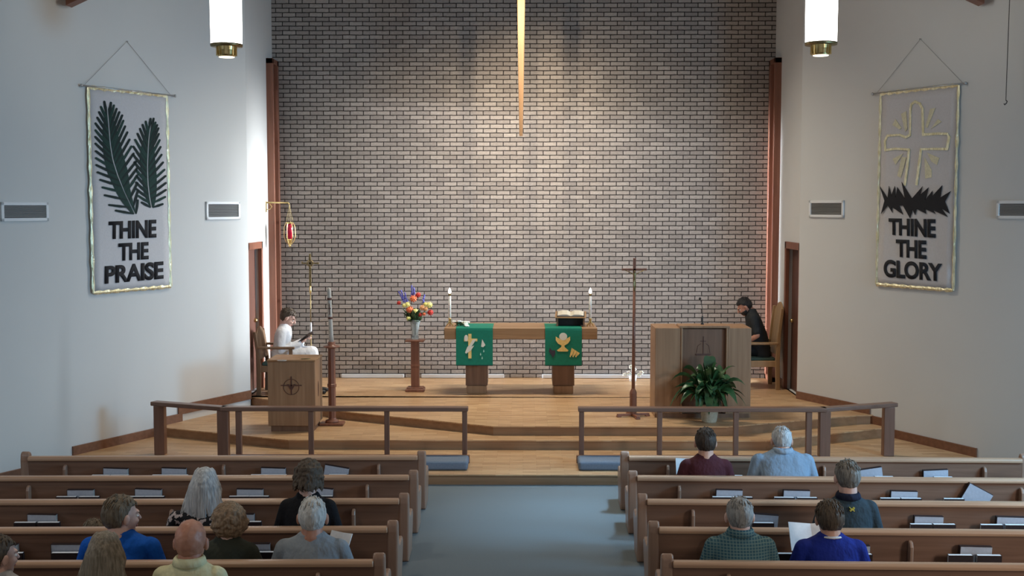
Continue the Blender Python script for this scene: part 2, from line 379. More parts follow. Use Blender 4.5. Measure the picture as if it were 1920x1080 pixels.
# ---- short side walls beside the brick wall with a tall narrow window and a door each
WIN = (17.60, 17.94, .34, 5.15)      # y0,y1,z0,z1
DOORY = (16.14, 16.98, 2.42)
for s, nm in ((-1, 'left'), (1, 'right')):
    b = MB()
    def seg(y0, y1, z0, z1): b.box(min(s * 3.82, s * 4.0), max(s * 3.82, s * 4.0), y0, y1, z0, z1)
    seg(WIN[1], 18.0, 0, 9); seg(WIN[0], WIN[1], WIN[3], 9); seg(WIN[0], WIN[1], 0, WIN[2])
    seg(DOORY[1], WIN[0], 0, 9); seg(DOORY[0], DOORY[1], DOORY[2], 9); seg(DOORY[0], DOORY[1], 0, Z3); seg(16.1, DOORY[0], 0, 9)
    struct(b.build('wall_%s_chancel' % nm, M['wall']), 'short white plaster wall between brick and splayed %s wall' % nm)
    # splayed wall
    F_ = wall_frame(s)
    b = MB(); b.box(0, 7.4, -.16, 0, 0, 9, F_)
    struct(b.build('wall_%s' % nm, M['wall']), 'white plaster splayed %s side wall' % nm)
    ex = 7.35
    struct(MB().box(min(s * 7.2, s * 7.35), max(s * 7.2, s * 7.35), -2, 9.8, 0, 9).build('wall_%s_nave' % nm, M['wall']), 'white plaster nave wall on the %s, outside the picture' % nm)
    # baseboards following the steps
    b = MB()
    for y0, y1, z in ((14.86, 16.1, Z3), (14.50, 14.92, Z2), (13.36, 14.58, Z1), (9.9, 13.36, 0)):
        u0, u1 = (16.1 - y1) * WLEN, (16.1 - y0) * WLEN
        b.box(max(u0, .005), u1, 0, .022, z - .02, z + .105, F_)
    struct(b.build('baseboard_%s' % nm, M['trimx'], bevel=.004), 'dark stained baseboard stepping down the %s wall' % nm)
    b = MB(); xi, xo = s * 3.80, s * 3.82
    b.box(min(xi, xo), max(xi, xo), DOORY[1] + .06, WIN[0] - .09, Z3, Z3 + .11)
    struct(b.build('baseboard_%s_chancel' % nm, M['trimx']), 'short baseboard between door and window on the %s' % nm)
    # door with casing
    d = thing('door_%d' % (1 if s < 0 else 2), 'dark wooden door in the short wall on the %s of the chancel' % nm, 'door', (s * 3.82, 16.56, Z3))
    d['kind'] = 'structure'
    lb = MB(); lb.box(min(0, s * .05) + s * .07, max(0, s * .05) + s * .07, -.42, .42, .005, DOORY[2] - Z3)
    leaf_o = lb.build('leaf', M['doorw'], d, bevel=.004)
    lb = MB()
    for y0, y1, z0, z1 in ((-.47, -.39, 0, 2.14), (.39, .47, 0, 2.14), (-.47, .47, 2.04, 2.14)):
        lb.box(min(-s * .035, s * .02), max(-s * .035, s * .02), y0, y1, z0, z1)
    lb.build('casing', M['trimz'], d, bevel=.006)
    MB().ell((-s * .0 + s * .055, .32 * 1, 1.0), (.03, .03, .03)).build('door_handle', M['brass'], leaf_o, smooth=True)
    # window
    wn = thing('window_%d' % (1 if s < 0 else 2), 'tall narrow wood-framed window beside the brick wall on the %s' % nm, 'window', (s * 3.82, 17.77, WIN[2]))
    wn['kind'] = 'structure'; H = WIN[3] - WIN[2]
    lb = MB()
    for y0, y1, z0, z1 in ((-.20, -.13, 0, H + .03), (.14, .225, 0, H + .03), (-.20, .225, H - .05, H + .03), (-.2, .225, 0, .08)):
        lb.box(min(-s * .10, s * .10), max(-s * .10, s * .10), y0, y1, z0, z1)
    lb.build('window_frame', M['trimz'], wn, bevel=.006)
    lb = MB()
    for k in (1, 2, 3): lb.box(min(0, s * .03), max(0, s * .03), -.14, .15, H * k / 4 - .02, H * k / 4 + .02)
    lb.build('glazing_bars', M['trimz'], wn)
# ---- ceiling and rafters
for s, nm in ((-1, 'left'), (1, 'right')):
    def zc(x): return 5.80 + (5.1 - abs(x)) * .46
    pr = [(0, zc(0)), (s * 7.4, zc(7.4)), (s * 7.4, zc(7.4) + .12), (0, zc(0) + .12)]
    struct(MB().prism(pr, 'y', -2, 18.2).build('ceiling_%s' % nm, M['ceil']), 'sloping board ceiling above the frame, %s half' % nm)
    for i, y in enumerate((13.35, 8.6, 3.8)):
        x0 = 5.12 if i == 0 else 7.1
        pr = [(0, zc(0) - .56), (s * x0, zc(x0) - .56), (s * x0, zc(x0) - .02), (0, zc(0) - .02)]
        o = MB().prism(pr, 'y', y - .09, y + .09).build('rafter', M['beam'], bevel=.008)
        struct(o, 'brown laminated rafter %s, %s' % (nm, ('end visible at the top of the picture', 'over the front pews', 'over the rear pews')[i]))
# ---- chancel platforms
l1 = [(-5.27, 13.36), (-4.2, 12.72), (-3.4, 12.45), (3.4, 12.45), (4.2, 12.72), (5.27, 13.36), (3.85, 16.12), (3.85, 18.0), (-3.85, 18.0), (-3.85, 16.12)]
l2 = [(-4.62, 14.56), (-4.38, 14.45), (-2.78, 13.74), (2.87, 13.74), (4.42, 14.52), (4.62, 14.56), (3.85, 16.12), (3.85, 18), (-3.85, 18), (-3.85, 16.12)]
l3 = [(-3.95, 16.26), (-2.29, 15.02), (-.36, 14.03), (2.45, 14.03), (4.24, 14.80), (4.48, 14.84), (3.85, 16.12), (3.85, 18), (-3.85, 18), (-3.85, 16.12)]
for pl, z0, z1, nm, lab in ((l1, 0, Z1, 'floor_lower_step', 'lower parquet level at the communion rail'), (l2, Z1, Z2, 'floor_middle_step', 'middle parquet step'), (l3, Z2, Z3, 'floor_chancel', 'parquet floor of the raised chancel')):
    o = MB().prism(pl, 'z', z0, z1 - .014).build(nm, M['riser'])
    struct(o, lab)
    # parquet top slightly overhanging as nosing
    t = MB(); cx = sum(p[0] for p in pl) / len(pl); cy = 16.5
    def grow(p):
        return (p[0], p[1] - .022) if p[1] < 14.9 or nm == 'floor_chancel' and p[1] < 16 else p
    t.prism([grow(p) for p in pl], 'z', z1 - .014, z1)
    t.build('parquet', M['parquet'], o)
# pale heater strip along the brick wall foot
for x0, x1, lab in ((640, 757, 'beside the lectern'), (790, 945, 'behind the left of the altar'), (1017, 1222, 'behind the right of the altar')):
    a, bb = at(x0, 710, Y=17.93), at(x1, 710, Y=17.93)
    o = MB().box(a.x, bb.x, 17.93, 17.995, Z3 + .005, Z3 + .06).build('trim_%d' % x0, M['metalw'], bevel=.006)
    o.name = 'trim_%d' % (1 + (x0 > 700) + (x0 > 1000)); struct(o, 'pale strip along the foot of the brick wall %s' % lab)

# ================================================================== WALL THINGS
def banner(s, corners, label):
    """corners px: TL TR BR BL (x,y)"""
    F_ = wall_frame(s)
    cs = [wall_hit(x, y, s, .03) for x, y in corners]
    # image left/right -> wall u; s<0: image left = larger u
    uL = (cs[0][0] + cs[3][0]) / 2; uR = (cs[1][0] + cs[2][0]) / 2
    zT = (cs[0][1] + cs[1][1]) / 2; zB = (cs[2][1] + cs[3][1]) / 2
    root = thing('banner', label, 'banner'); root.matrix_world = F_
    def P(px, py):
        xl = corners[0][0] + (corners[3][0] - corners[0][0]) * (py - corners[0][1]) / (corners[3][1] - corners[0][1])
        xr = corners[1][0] + (corners[2][0] - corners[1][0]) * (py - corners[1][1]) / (corners[2][1] - corners[1][1])
        t = (px - xl) / (xr - xl)
        yt = corners[0][1] + (corners[1][1] - corners[0][1]) * t; yb = corners[3][1] + (corners[2][1] - corners[3][1]) * t
        v = (py - yt) / (yb - yt)
        return uL + (uR - uL) * t, zT + (zB - zT) * v
    a, bb = min(uL, uR), max(uL, uR)
    # gently waving cloth sheet with thickness
    m = MB(); nx, nz = 10, 24; G = []
    for side in (0, 1):
        g = []
        for j in range(nz + 1):
            row = []
            for i in range(nx + 1):
                u = a + (bb - a) * i / nx; z = zB + (zT - zB) * j / nz
                y = .024 + .004 * math.sin(i * 1.3 + j * .35) * (1 - j / nz) + side * .003
                row.append(m.bm.verts.new((u, y, z)))
            g.append(row)
        G.append(g)
    for side in (0, 1):
        for j in range(nz):
            for i in range(nx): m.bm.faces.new([G[side][j][i], G[side][j][i + 1], G[side][j + 1][i + 1], G[side][j + 1][i]])
    for j in range(nz):
        for i in (0, nx): m.bm.faces.new([G[0][j][i], G[0][j + 1][i], G[1][j + 1][i], G[1][j][i]])
    for i in range(nx):
        for j in (0, nz): m.bm.faces.new([G[0][j][i], G[0][j][i + 1], G[1][j][i + 1], G[1][j][i]])
    m.build('cloth_panel', M['cloth'], root, smooth=True)
    # crinkled gold border
    def strip(p, q, wd):
        m = MB(); n = 26; pv, qv = Vector(p), Vector(q); d = (qv - pv).normalized(); nr = Vector((-d.y, d.x)); A = []
        for i in range(n + 1):
            c = pv.lerp(qv, i / n); w2 = wd * (.5 + .16 * math.sin(i * 2.1 + p[0] * 9) + random.uniform(-.08, .08)); y = .036 + random.uniform(0, .006)
            A.append([m.bm.verts.new((c.x + nr.x * w2, .030, c.y + nr.y * w2)), m.bm.verts.new((c.x, y, c.y)), m.bm.verts.new((c.x - nr.x * w2, .030, c.y - nr.y * w2))])
        for i in range(n):
            for k in (0, 1): m.bm.faces.new([A[i][k], A[i][k + 1], A[i + 1][k + 1], A[i + 1][k]])
            m.bm.faces.new([A[i][0], A[i][2], A[i + 1][2], A[i + 1][0]])
        m.build('gold_border', M['gold'], root)
    w_ = .042
    for p, q in (((a, zT), (bb, zT)), ((a, zB), (bb, zB)), ((a, zB), (a, zT)), ((bb, zB), (bb, zT))): strip(p, q, w_)
    # rod, finials, cord, nail
    MB().tube([(a - .14, .03, zT + .012), (bb + .10, .03, zT + .012)], .009, 10).build('hanging_rod', M['steel'], root, smooth=True)
    for u in (a - .14, bb + .10): MB().ell((u, .03, zT + .012), (.02, .02, .02)).build('rod_finial', M['steel'], root, smooth=True)
    um = (a + bb) / 2; zn = zT + .60
    MB().tube([(a - .07, .026, zT + .015), (um, .012, zn), (bb + .06, .026, zT + .015)], .0028, 6).build('hanging_cord', M['steel'], root)
    MB().tube([(um, 0, zn), (um, .03, zn)], .006, 8).build('nail', M['steel'], root)
    return root, P, F_
def flat(root, P, pts, mat, name, y0=.032, y1=.035, px=True):
    q = [P(*p) for p in pts] if px else pts
    m = MB(); m.prism(q, 'y', y0, y1)
    m.bm.normal_update(); bmesh.ops.triangulate(m.bm, faces=m.bm.faces)
    return m.build(name, mat, root)
def text_mesh(root, P, s, word, x0, x1, yt, yb, name='lettering'):
    cu = bpy.data.curves.new('t', 'FONT'); cu.body = word; cu.extrude = .0; cu.offset = .036; cu.resolution_u = 6
    cu.space_character = .96
    t = bpy.data.objects.new('t', cu); C.objects.link(t)
    dg = bpy.context.evaluated_depsgraph_get(); dg.update()
    me = bpy.data.meshes.new_from_object(t.evaluated_get(dg)); bpy.data.objects.remove(t)
    xs = [v.co.x for v in me.vertices]; ys = [v.co.y for v in me.vertices]
    mnx, mxx, mny, mxy = min(xs), max(xs), min(ys), max(ys)
    for v in me.vertices:
        px = x0 + (x1 - x0) * (v.co.x - mnx) / (mxx - mnx)
        tt = (px - x0) / (x1 - x0)
        t0 = yt[0] + (yt[1] - yt[0]) * tt; b0 = yb[0] + (yb[1] - yb[0]) * tt
        py = b0 + (t0 - b0) * (v.co.y - mny) / (mxy - mny)
        u, z = P(px, py); v.co = (u, .032, z)
    bm = bmesh.new(); bm.from_mesh(me)
    bmesh.ops.remove_doubles(bm, verts=bm.verts, dist=1e-5)
    r = bmesh.ops.extrude_face_region(bm, geom=bm.faces[:])
    for e in r['geom']:
        if isinstance(e, bmesh.types.BMVert): e.co.y += .004
    bmesh.ops.recalc_face_normals(bm, faces=bm.faces)
    bm.to_mesh(me); bm.free(); me.materials.clear(); me.materials.append(M['felt'])
    o = bpy.data.objects.new(name, me); C.objects.link(o); o.parent = root; return o

LB, LP, LF = banner(-1, [(166, 166), (315, 178), (322, 539), (179, 547)], 'white banner reading THINE THE PRAISE with two green palm fronds')
def frond(spine, envL, envR, n, name):
    S = [Vector(p) for p in spine]
    def along(poly, t):
        f = t * (len(poly) - 1); i = min(int(f), len(poly) - 2); return Vector(poly[i]).lerp(Vector(poly[i + 1]), f - i)
    m = MB()
    def add(q, y1, mi):
        m.mi = mi; m.prism([LP(*p) for p in q], 'y', .032, y1)
    for side, env in ((-1, envL), (1, envR)):
        for k in range(n):
            t = (k + .3) / n
            root_ = along(S, min(1, t + .05)) + Vector((side * 2.2, 0)); tip = along(env, t)
            d = (tip - root_); L = d.length; d.normalize(); nr = Vector((-d.y, d.x))
            w1 = 1.9; mid = root_ + d * L * .5
            q = [root_ - nr * 1.0, mid - nr * 2.5, tip - nr * w1 - d * 1.5, tip - nr * w1 * .5, tip + nr * w1 * .5, tip + nr * w1 - d * 1.5, mid + nr * 2.5, root_ + nr * 1.0]
            add(q, .0345 + .0002 * (k % 3), 1 if (k % 4 == 1 and L > 18) else 0)
        # solid leaf blade along the rib
        inn = []; out = []
        for k in range(n + 1):
            t = min(1, (k + .2) / n); a = along(S, t) + Vector((side * 1.1, 0)); e = along(env, t)
            if k % 1 == 0: inn.append(a)
            f = .50 * math.sin(math.pi * min(1, .10 + t * .86)) ** .5
            out.append(a.lerp(e, f)); 
        add(inn + out[::-1], .0335, 1)
    m.bm.normal_update(); bmesh.ops.triangulate(m.bm, faces=m.bm.faces)
    m.build(name, [M['palmb'], M['palm']], LB)
frond([(200, 203), (203, 235), (206, 270), (211, 300), (220, 328), (233, 360), (252, 400)],
      [(196, 187), (187, 201), (183, 215), (178, 230), (178, 248), (178, 265), (179, 285), (179, 303), (182, 322), (189, 342), (194, 362), (205, 388), (225, 398)],
      [(205, 190), (213, 197), (220, 206), (228, 214), (231, 228), (237, 243), (243, 262), (248, 280), (256, 300), (258, 318), (257, 338), (258, 360), (257, 385)], 17, 'palm_frond')
frond([(283, 228), (279, 255), (277, 285), (276, 315), (277, 342), (280, 368), (284, 388)],
      [(285, 218), (270, 226), (262, 236), (255, 250), (248, 268), (247, 290), (252, 312), (254, 330), (252, 348), (258, 368), (268, 386)],
      [(287, 217), (293, 228), (298, 234), (299, 250), (302, 268), (305, 290), (310, 312), (313, 330), (314, 350), (312, 370), (303, 391)], 15, 'palm_frond')
text_mesh(LB, LP, -1, 'THINE', 204, 293, (414, 411), (447, 445))
text_mesh(LB, LP, -1, 'THE', 222, 278, (455, 453), (488, 486))
text_mesh(LB, LP, -1, 'PRAISE', 198, 307, (497, 490), (531, 524))

RB, RP, RF = banner(1, [(1650, 173), (1797, 163), (1783, 543), (1641, 534)], 'white banner reading THINE THE GLORY with gold cross and black thorns')
def strokes(paths, wd, name):
    m = MB()
    for pa in paths:
        q = [Vector(p) for p in pa]
        for a, b_ in zip(q, q[1:]):
            d = (b_ - a).normalized(); nr = Vector((-d.y, d.x)) * wd / 2; a2 = a - d * wd * .3; b2 = b_ + d * wd * .3
            j = random.uniform(.8, 1.2)
            m.prism([RP(*(a2 + nr * j)), RP(*(b2 + nr)), RP(*(b2 - nr)), RP(*(a2 - nr * j))], 'y', .031, .036 + random.uniform(0, .002))
    return m.build(name, M['gold'], RB)
strokes([[(1708, 252), (1709, 205), (1711, 195), (1718, 190), (1727, 194), (1732, 204), (1733, 252), (1760, 251), (1777, 252), (1780, 258), (1776, 280), (1750, 279), (1729, 279), (1726, 300), (1720, 345)],
         [(1708, 252), (1700, 256), (1688, 251), (1664, 252), (1659, 262), (1660, 279), (1680, 277), (1706, 279), (1704, 300), (1698, 345)]], 4.2, 'gold_cross_outline')
for q in ([(1674, 232), (1680, 221), (1692, 238), (1688, 241)], [(1691, 212), (1701, 207), (1703, 240), (1699, 246)], [(1746, 205), (1756, 203), (1741, 240), (1737, 238)],
          [(1752, 235), (1760, 224), (1767, 229), (1747, 242)], [(1674, 296), (1695, 286), (1680, 307)], [(1692, 292), (1701, 294), (1690, 332), (1683, 328)],
          [(1740, 286), (1762, 296), (1758, 309), (1748, 303)], [(1735, 293), (1748, 318), (1748, 332), (1736, 334)]):
    m = MB(); m.prism([RP(*p) for p in q], 'y', .031, .0345); m.build('gold_ray', M['goldp'], RB)
th = [(120, 195), (185, 290), (197, 195), (215, 270), (245, 195), (250, 290), (265, 205), (325, 295), (300, 165), (380, 295), (465, 200), (440, 270), (510, 210), (480, 310), (540, 235), (535, 280), (612, 195), (595, 290), (675, 240), (630, 320), (665, 415), (602, 372), (650, 440), (540, 385), (560, 415), (480, 375), (490, 415), (415, 375), (405, 425), (385, 380), (365, 450), (310, 350), (280, 350), (310, 420), (220, 360), (225, 405), (185, 345), (130, 415), (160, 310)]
flat(RB, RP, [(1620 + x / 4.155, 300 + y / 4.155) for x, y in th], M['felt'], 'crown_of_thorns', .036, .041)
text_mesh(RB, RP, 1, 'THINE', 1666, 1754, (408, 410), (439, 445))
text_mesh(RB, RP, 1, 'THE', 1680, 1737, (448, 450), (481, 485))
text_mesh(RB, RP, 1, 'GLORY', 1656, 1765, (486, 493), (520, 527))

def vent(s, x0, x1, y0, y1, label):
    F_ = wall_frame(s)
    (ua, za), (ub, zb) = wall_hit(x0, y0, s), wall_hit(x1, y1, s)
    a, b = min(ua, ub), max(ua, ub); z0, z1 = min(za, zb), max(za, zb)
    r = thing('air_vent', label, 'vent', group='air vents on the side walls'); r.matrix_world = F_
    m = MB()
    for q in ((a, b, z0, z0 + .035), (a, b, z1 - .035, z1), (a, a + .035, z0, z1), (b - .035, b, z0, z1)): m.box(q[0], q[1], 0, .022, q[2], q[3])
    m.build('frame', M['ventf'], r, bevel=.004)
    MB().box(a + .03, b - .03, 0, .004, z0 + .03, z1 - .03).build('duct_backing', M['ventd'], r)
    m = MB(); n = 9
    for i in range(n):
        z = z0 + .04 + (z1 - z0 - .08) * (i + .5) / n
        Mx = Matrix.Translation((0, .010, z)) @ Matrix.Rotation(R(35), 4, 'X')
        m.box(a + .033, b - .033, -.009, .009, -.0015, .0015, Mx)
    m.build('louvres', M['ventl'], r)
vent(-1, 0, 90, 379, 414, 'wide air vent at the left edge, left of the palm banner')
vent(-1, 385, 449, 378, 411, 'small white-framed air vent right of the palm banner')
vent(1, 1519, 1583, 376, 408, 'small white-framed air vent left of the thorn banner')
vent(1, 1871, 1962, 376, 411, 'air vent cut by the right edge, right of the thorn banner')

# pull cord by the right wall
c = at(1886, 188, Y=12.9)
r = thing('pull_cord', 'thin dark cord hanging at the upper right with a small hook', 'cord', (c.x, c.y, c.z))
MB().tube([(0, 0, 0), (.01, 0, 1.3), (.05, 0, 2.45)], .004, 6).build('cord', M['iron'], r)
MB().tube([(0, 0, .0), (.015, 0, -.012), (.008, 0, -.03), (-.012, 0, -.05), (-.02, 0, -.035)], .006, 6).build('hook', M['iron'], r)

# ---- pendant lamps
def pendant(px, py, label):
    c = at(px, py, Y=12.5)
    r = thing('pendant_lamp', label, 'lamp', (c.x, c.y, c.z), group='cylinder pendant lamps')
    MB().lathe([(.158, .10), (.163, .12), (.165, .5), (.165, 1.15), (.155, 1.17)], n=32).build('lamp_shade', M['lamp'], r, smooth=True)
    m = MB(); m.lathe([(.165, .085), (.168, .10), (.168, .112), (.158, .112)], n=32); m.build('rim', M['brassd'], r, smooth=True)
    m = MB(); m.lathe([(.085, -.02), (.095, 0), (.098, .05), (.104, .09), (.06, .09)], n=28)
    for k in range(14):
        a = k * math.pi / 7; m.box(-.004, .004, .095, .108, -.01, .09, Matrix.Rotation(a, 4, 'Z'))
    m.build('brass_collar', M['brass'], r)
    MB().lathe([(.08, -.026), (.08, -.018)], n=24).build('bottom_diffuser', M['lampb'], r)
    MB().lathe([(.155, 1.165), (.16, 1.2), (.03, 1.26), (.012, 1.5), (.012, 6.7 - c.z)], n=20).build('stem', M['brassd'], r, smooth=True)
# further nave pendants hang over the pews above the picture; their down light falls on the pews
for y_ in (8.6, 4.8):
    for sd in (-1, 1):
        area('pendant_downlight', (sd * 3.16, y_, 4.62), (sd * 3.16, y_ + .01, 0),   .25, .25, 22, (1.0, .88, .72), 150)
pendant(425, 103, 'left glowing white cylinder pendant lamp with brass base')
pendant(1539, 100, 'right glowing white cylinder pendant lamp with brass base')

# ---- hanging cross
c = at(977, 255, Y=16.0)
r = thing('hanging_cross', 'tall slender pale oak cross hanging before the brick wall', 'cross', (c.x, c.y, c.z))
MB().loft([(0, 0, 0, .024, .02, .3), (0, 0, .9, .040, .028, .3), (0, 0, 2.1, .058, .034, .3), (0, 0, 3.0, .060, .034, .3), (0, 0, 3.6, .075, .034, .3)], 16).build('shaft', M['crossw'], r)
MB().box(-.95, .95, -.035, .035, 2.55, 2.67).build('crossbar', M['crossw'], r, bevel=.008)
for s in (-1, 1): MB().tube([(s * .5, 0, 2.65), (s * .5, 0, 3.75)], .004, 6).build('suspension_wire', M['steel'], r)

# ================================================================== PEWS
PEWY = [11.42, 10.57, 9.71, 8.85, 8.0, 7.15]
PL = 3.98; PX = .96; PROT = R(1.2)
BR = [1.42, 2.94, 4.49]
ROWN = ['front pew', 'second pew', 'third pew', 'fourth pew', 'fifth pew', 'sixth and nearest pew, below the picture']
def make_pew(s):
    r = thing('pew', 'x', 'pew', (s * PX, 0, 0), -s * PROT, 'oak pews either side of the aisle')
    X = lambda a, b: (min(s * a, s * b), max(s * a, s * b))
    # end panels
    prof = [(-.012, 0), (-.014, .2), (-.012, .50), (-.004, .560), (.025, .585), (.055, .575), (.075, .545), (.082, .46), (.10, .40), (.14, .36), (.22, .345), (.34, .348), (.43, .345), (.465, .32), (.468, .28), (.44, .20), (.37, .10), (.33, .04), (.33, 0)]
    for x0 in (0, PL - .085):
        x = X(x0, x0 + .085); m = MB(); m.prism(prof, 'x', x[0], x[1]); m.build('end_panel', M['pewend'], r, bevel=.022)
    x = X(.08, PL - .08)
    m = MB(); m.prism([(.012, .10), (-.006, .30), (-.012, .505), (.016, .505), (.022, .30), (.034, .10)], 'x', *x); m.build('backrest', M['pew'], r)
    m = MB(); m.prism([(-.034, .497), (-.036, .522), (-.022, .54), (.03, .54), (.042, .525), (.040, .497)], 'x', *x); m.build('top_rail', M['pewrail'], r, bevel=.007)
    m = MB(); m.prism([(.03, .175), (.03, .20), (.40, .215), (.43, .20), (.43, .18)], 'x', *x); m.build('seat', M['pew'], r, bevel=.006)
    for bx in BR:
        x = X(bx - PX - .014, bx - PX + .014)
        m = MB(); m.prism([(-.006, .16), (-.075, .16), (-.078, .42), (-.062, .455), (-.03, .465), (-.012, .45)], 'x', *x); m.build('brace', M['pewend'], r, bevel=.008)
    x = X(.10, PL - .10)
    m = MB(); m.box(x[0], x[1], -.135, .0, .165, .180); m.box(x[0], x[1], -.148, -.135, .165, .245); m.build('book_rack', M['pew'], r, bevel=.003)
    return r
for s, side in ((-1, 'left'), (1, 'right')):
    p0 = make_pew(s)
    for i, y in enumerate(PEWY):
        p = p0 if i == 0 else copy_tree(p0)
        p.location = (s * PX, y, 0); p['label'] = 'oak %s %s of the aisle' % (ROWN[i], side)
def pew_pt(i, s, px, py_guess, dy):
    """world point on the rack line of pew row i for image column px"""
    y = PEWY[i] - .05
    for _ in range(4):
        p = at(px, py_guess, Y=y); y = PEWY[i] - (abs(p.x) - PX) * math.tan(PROT) + dy
    return p.x, y
# ---- books
def book_mesh(w_, t, h, cover, spine_top):
    """upright book, local x width, y thickness, z height; page block inside two boards and a spine"""
    b = MB(); b.mi = 0
    b.box(-w_ / 2, w_ / 2, -t / 2, -t / 2 + .003, 0, h); b.box(-w_ / 2, w_ / 2, t / 2 - .003, t / 2, 0, h)
    if spine_top: b.mi = 2; b.box(-w_ / 2, w_ / 2, -t / 2, t / 2, h - .001, h + .003); b.box(-w_ / 2 - .004, -w_ / 2, -t / 2 - .001, t / 2, 0, h + .003)
    else: b.mi = 2; b.box(-w_ / 2, -w_ / 2 + .003, -t / 2 + .003, t / 2 - .003, 0, h)
    b.mi = 1; b.box(-w_ / 2 + .005, w_ / 2 - .006, -t / 2 + .003, t / 2 - .003, .003, h - .004)
    me_o = b.build('book', [cover, M['pages'], M['bookd']])
    me = me_o.data; bpy.data.objects.remove(me_o); return me
ME_H = book_mesh(.235, .038, .245, M['hymnal'], True)
def small_mesh():
    b = MB(); w_, t, h = .182, .034, .192
    b.mi = 0; b.box(-w_ / 2, w_ / 2, -t / 2, -t / 2 + .004, 0, h); b.box(-w_ / 2, w_ / 2, t / 2 - .003, t / 2, 0, h); b.box(w_ / 2 - .004, w_ / 2, -t / 2, t / 2, 0, h)
    b.mi = 1; b.box(-w_ / 2 + .003, w_ / 2 - .005, -t / 2 + .004, t / 2 - .003, .003, h + .002)
    o = b.build('b', [M['bookd'], M['paper']]); me = o.data; bpy.data.objects.remove(o); return me
ME_S = small_mesh()
RACK = {
 (-1, 0): ([(217, 2), (326, 2), (512, 2), (625, 10)], [190, 225, 303, 336, 488, 521, 634]),
 (-1, 1): ([(153, 0), (278, 2), (469, 1), (596, 6)], [125, 168, 253, 290, 449, 486, 606]),
 (-1, 2): ([(80, 1), (451, 0)], [48, 92, 470]),
 (-1, 3): ([(6, 0), (128, 0), (478, 0)], [22, 120, 160, 499]),
 (1, 0): ([(1636, -9), (1755, -3)], [1375, 1657, 1768]),
 (1, 1): ([(1366, 1), (1492, 1), (1693, 1), (1814, 28)], [1354, 1392, 1470, 1513, 1669, 1708, 1788]),
 (1, 2): ([(1428, 4), (1739, 1), (1893, 1)], [1430, 1727, 1770, 1859, 1905]),
 (1, 3): ([(1827, 1), (1600, 0)], [1800, 1854, 1470, 1612]),
}
ORD = ['first', 'second', 'third', 'fourth', 'fifth', 'sixth', 'seventh']
for (s, i), (hy, sm) in RACK.items():
    side = 'left' if s < 0 else 'right'
    for k, (px, tilt) in enumerate(hy):
        x, y = pew_pt(i, s, px, [893, 930, 975, 1030][i], -.036)
        o = bpy.data.objects.new('hymnal', ME_H); C.objects.link(o)
        o.rotation_euler = (R(3), R(tilt), -s * PROT)
        o.location = (x, y, .181 + (.235 / 2) * abs(math.sin(R(tilt))))
        tag(o, '%sgrey-blue hymnal, %s from left, rack of the %s %s' % ('leaning ' if abs(tilt) > 5 else '', ORD[k], side, ROWN[i]), 'book', 'grey-blue hymnals in the pew racks')
    for k, px in enumerate(sm):
        x, y = pew_pt(i, s, px, [893, 930, 975, 1030][i], -.088)
        o = bpy.data.objects.new('worship_book', ME_S); C.objects.link(o)
        o.rotation_euler = (R(2), 0, -s * PROT + random.uniform(-.01, .01)); o.location = (x, y, .181)
        tag(o, 'small white-topped dark book, %s from left, rack of the %s %s' % (ORD[k], side, ROWN[i]), 'book', 'small dark books in the pew racks')

# ================================================================== COMMUNION RAIL AND KNEELERS
def rail(s, label):
    r = thing('communion_rail', label, 'railing', (s * 2, 13.1, Z1))
    def W(x, y, z): return Vector((x - s * 2, y - 13.1, z - Z1))
    Y = 13.12; zt = .730
    xs = sorted((s * .62, s * 3.42))
    MB().box(xs[0] - s * 2, xs[1] - s * 2, -.055 + .02, .065 + .02, zt - Z1 - .048, zt - Z1).build('handrail', M['railw'], r, bevel=.01)
    a = Vector((s * 3.36, Y, 0)); b_ = Vector((s * 4.30, Y + .36, 0)); d = (b_ - a).normalized(); L = (b_ - a).length
    Mx = Matrix.Translation((a.x - s * 2, a.y - 13.1, 0)) @ Matrix.Rotation(math.atan2(d.y, d.x), 4, 'Z')
    MB().box(0, L, -.06, .06, zt - Z1 - .048, zt - Z1, Mx).build('handrail', M['railw'], r, bevel=.01)
    for px_, w2 in ((.66, .028), (1.54, .028), (2.40, .028), (3.22, .032)):
        x = s * px_ - s * 2
        MB().box(x - w2, x + w2, -.01, .05, 0, zt - Z1 - .045).build('post', M['railz'], r, bevel=.006)
    for p in (a + Vector((s * .04, .02, 0)), b_ - d * .09):
        MB().box(p.x - s * 2 - .06, p.x - s * 2 + .06, p.y - 13.1 - .055, p.y - 13.1 + .055, 0, zt - Z1 - .045).build('post', M['railz'], r, bevel=.006)
    x0, x1 = sorted((s * .60 - s * 2, s * 3.3 - s * 2))
    MB().box(x0, x1, -.10, -.04, 0, .085).build('footboard', M['trimx'], r, bevel=.006)
rail(-1, 'walnut communion rail left of the centre aisle with slim posts')
rail(1, 'walnut communion rail right of the centre aisle with slim posts')
for s, side in ((-1, 'left'), (1, 'right')):
    x0, x1 = sorted((s * .605, s * 3.3))
    o = MB().box(x0, x1, 12.62, 12.98, Z1, Z1 + .10).build('kneeler_cushion', M['cush'], bevel=.03)
    tag(o, 'blue-grey kneeler cushion below the %s communion rail' % side, 'cushion', 'kneeler cushions')

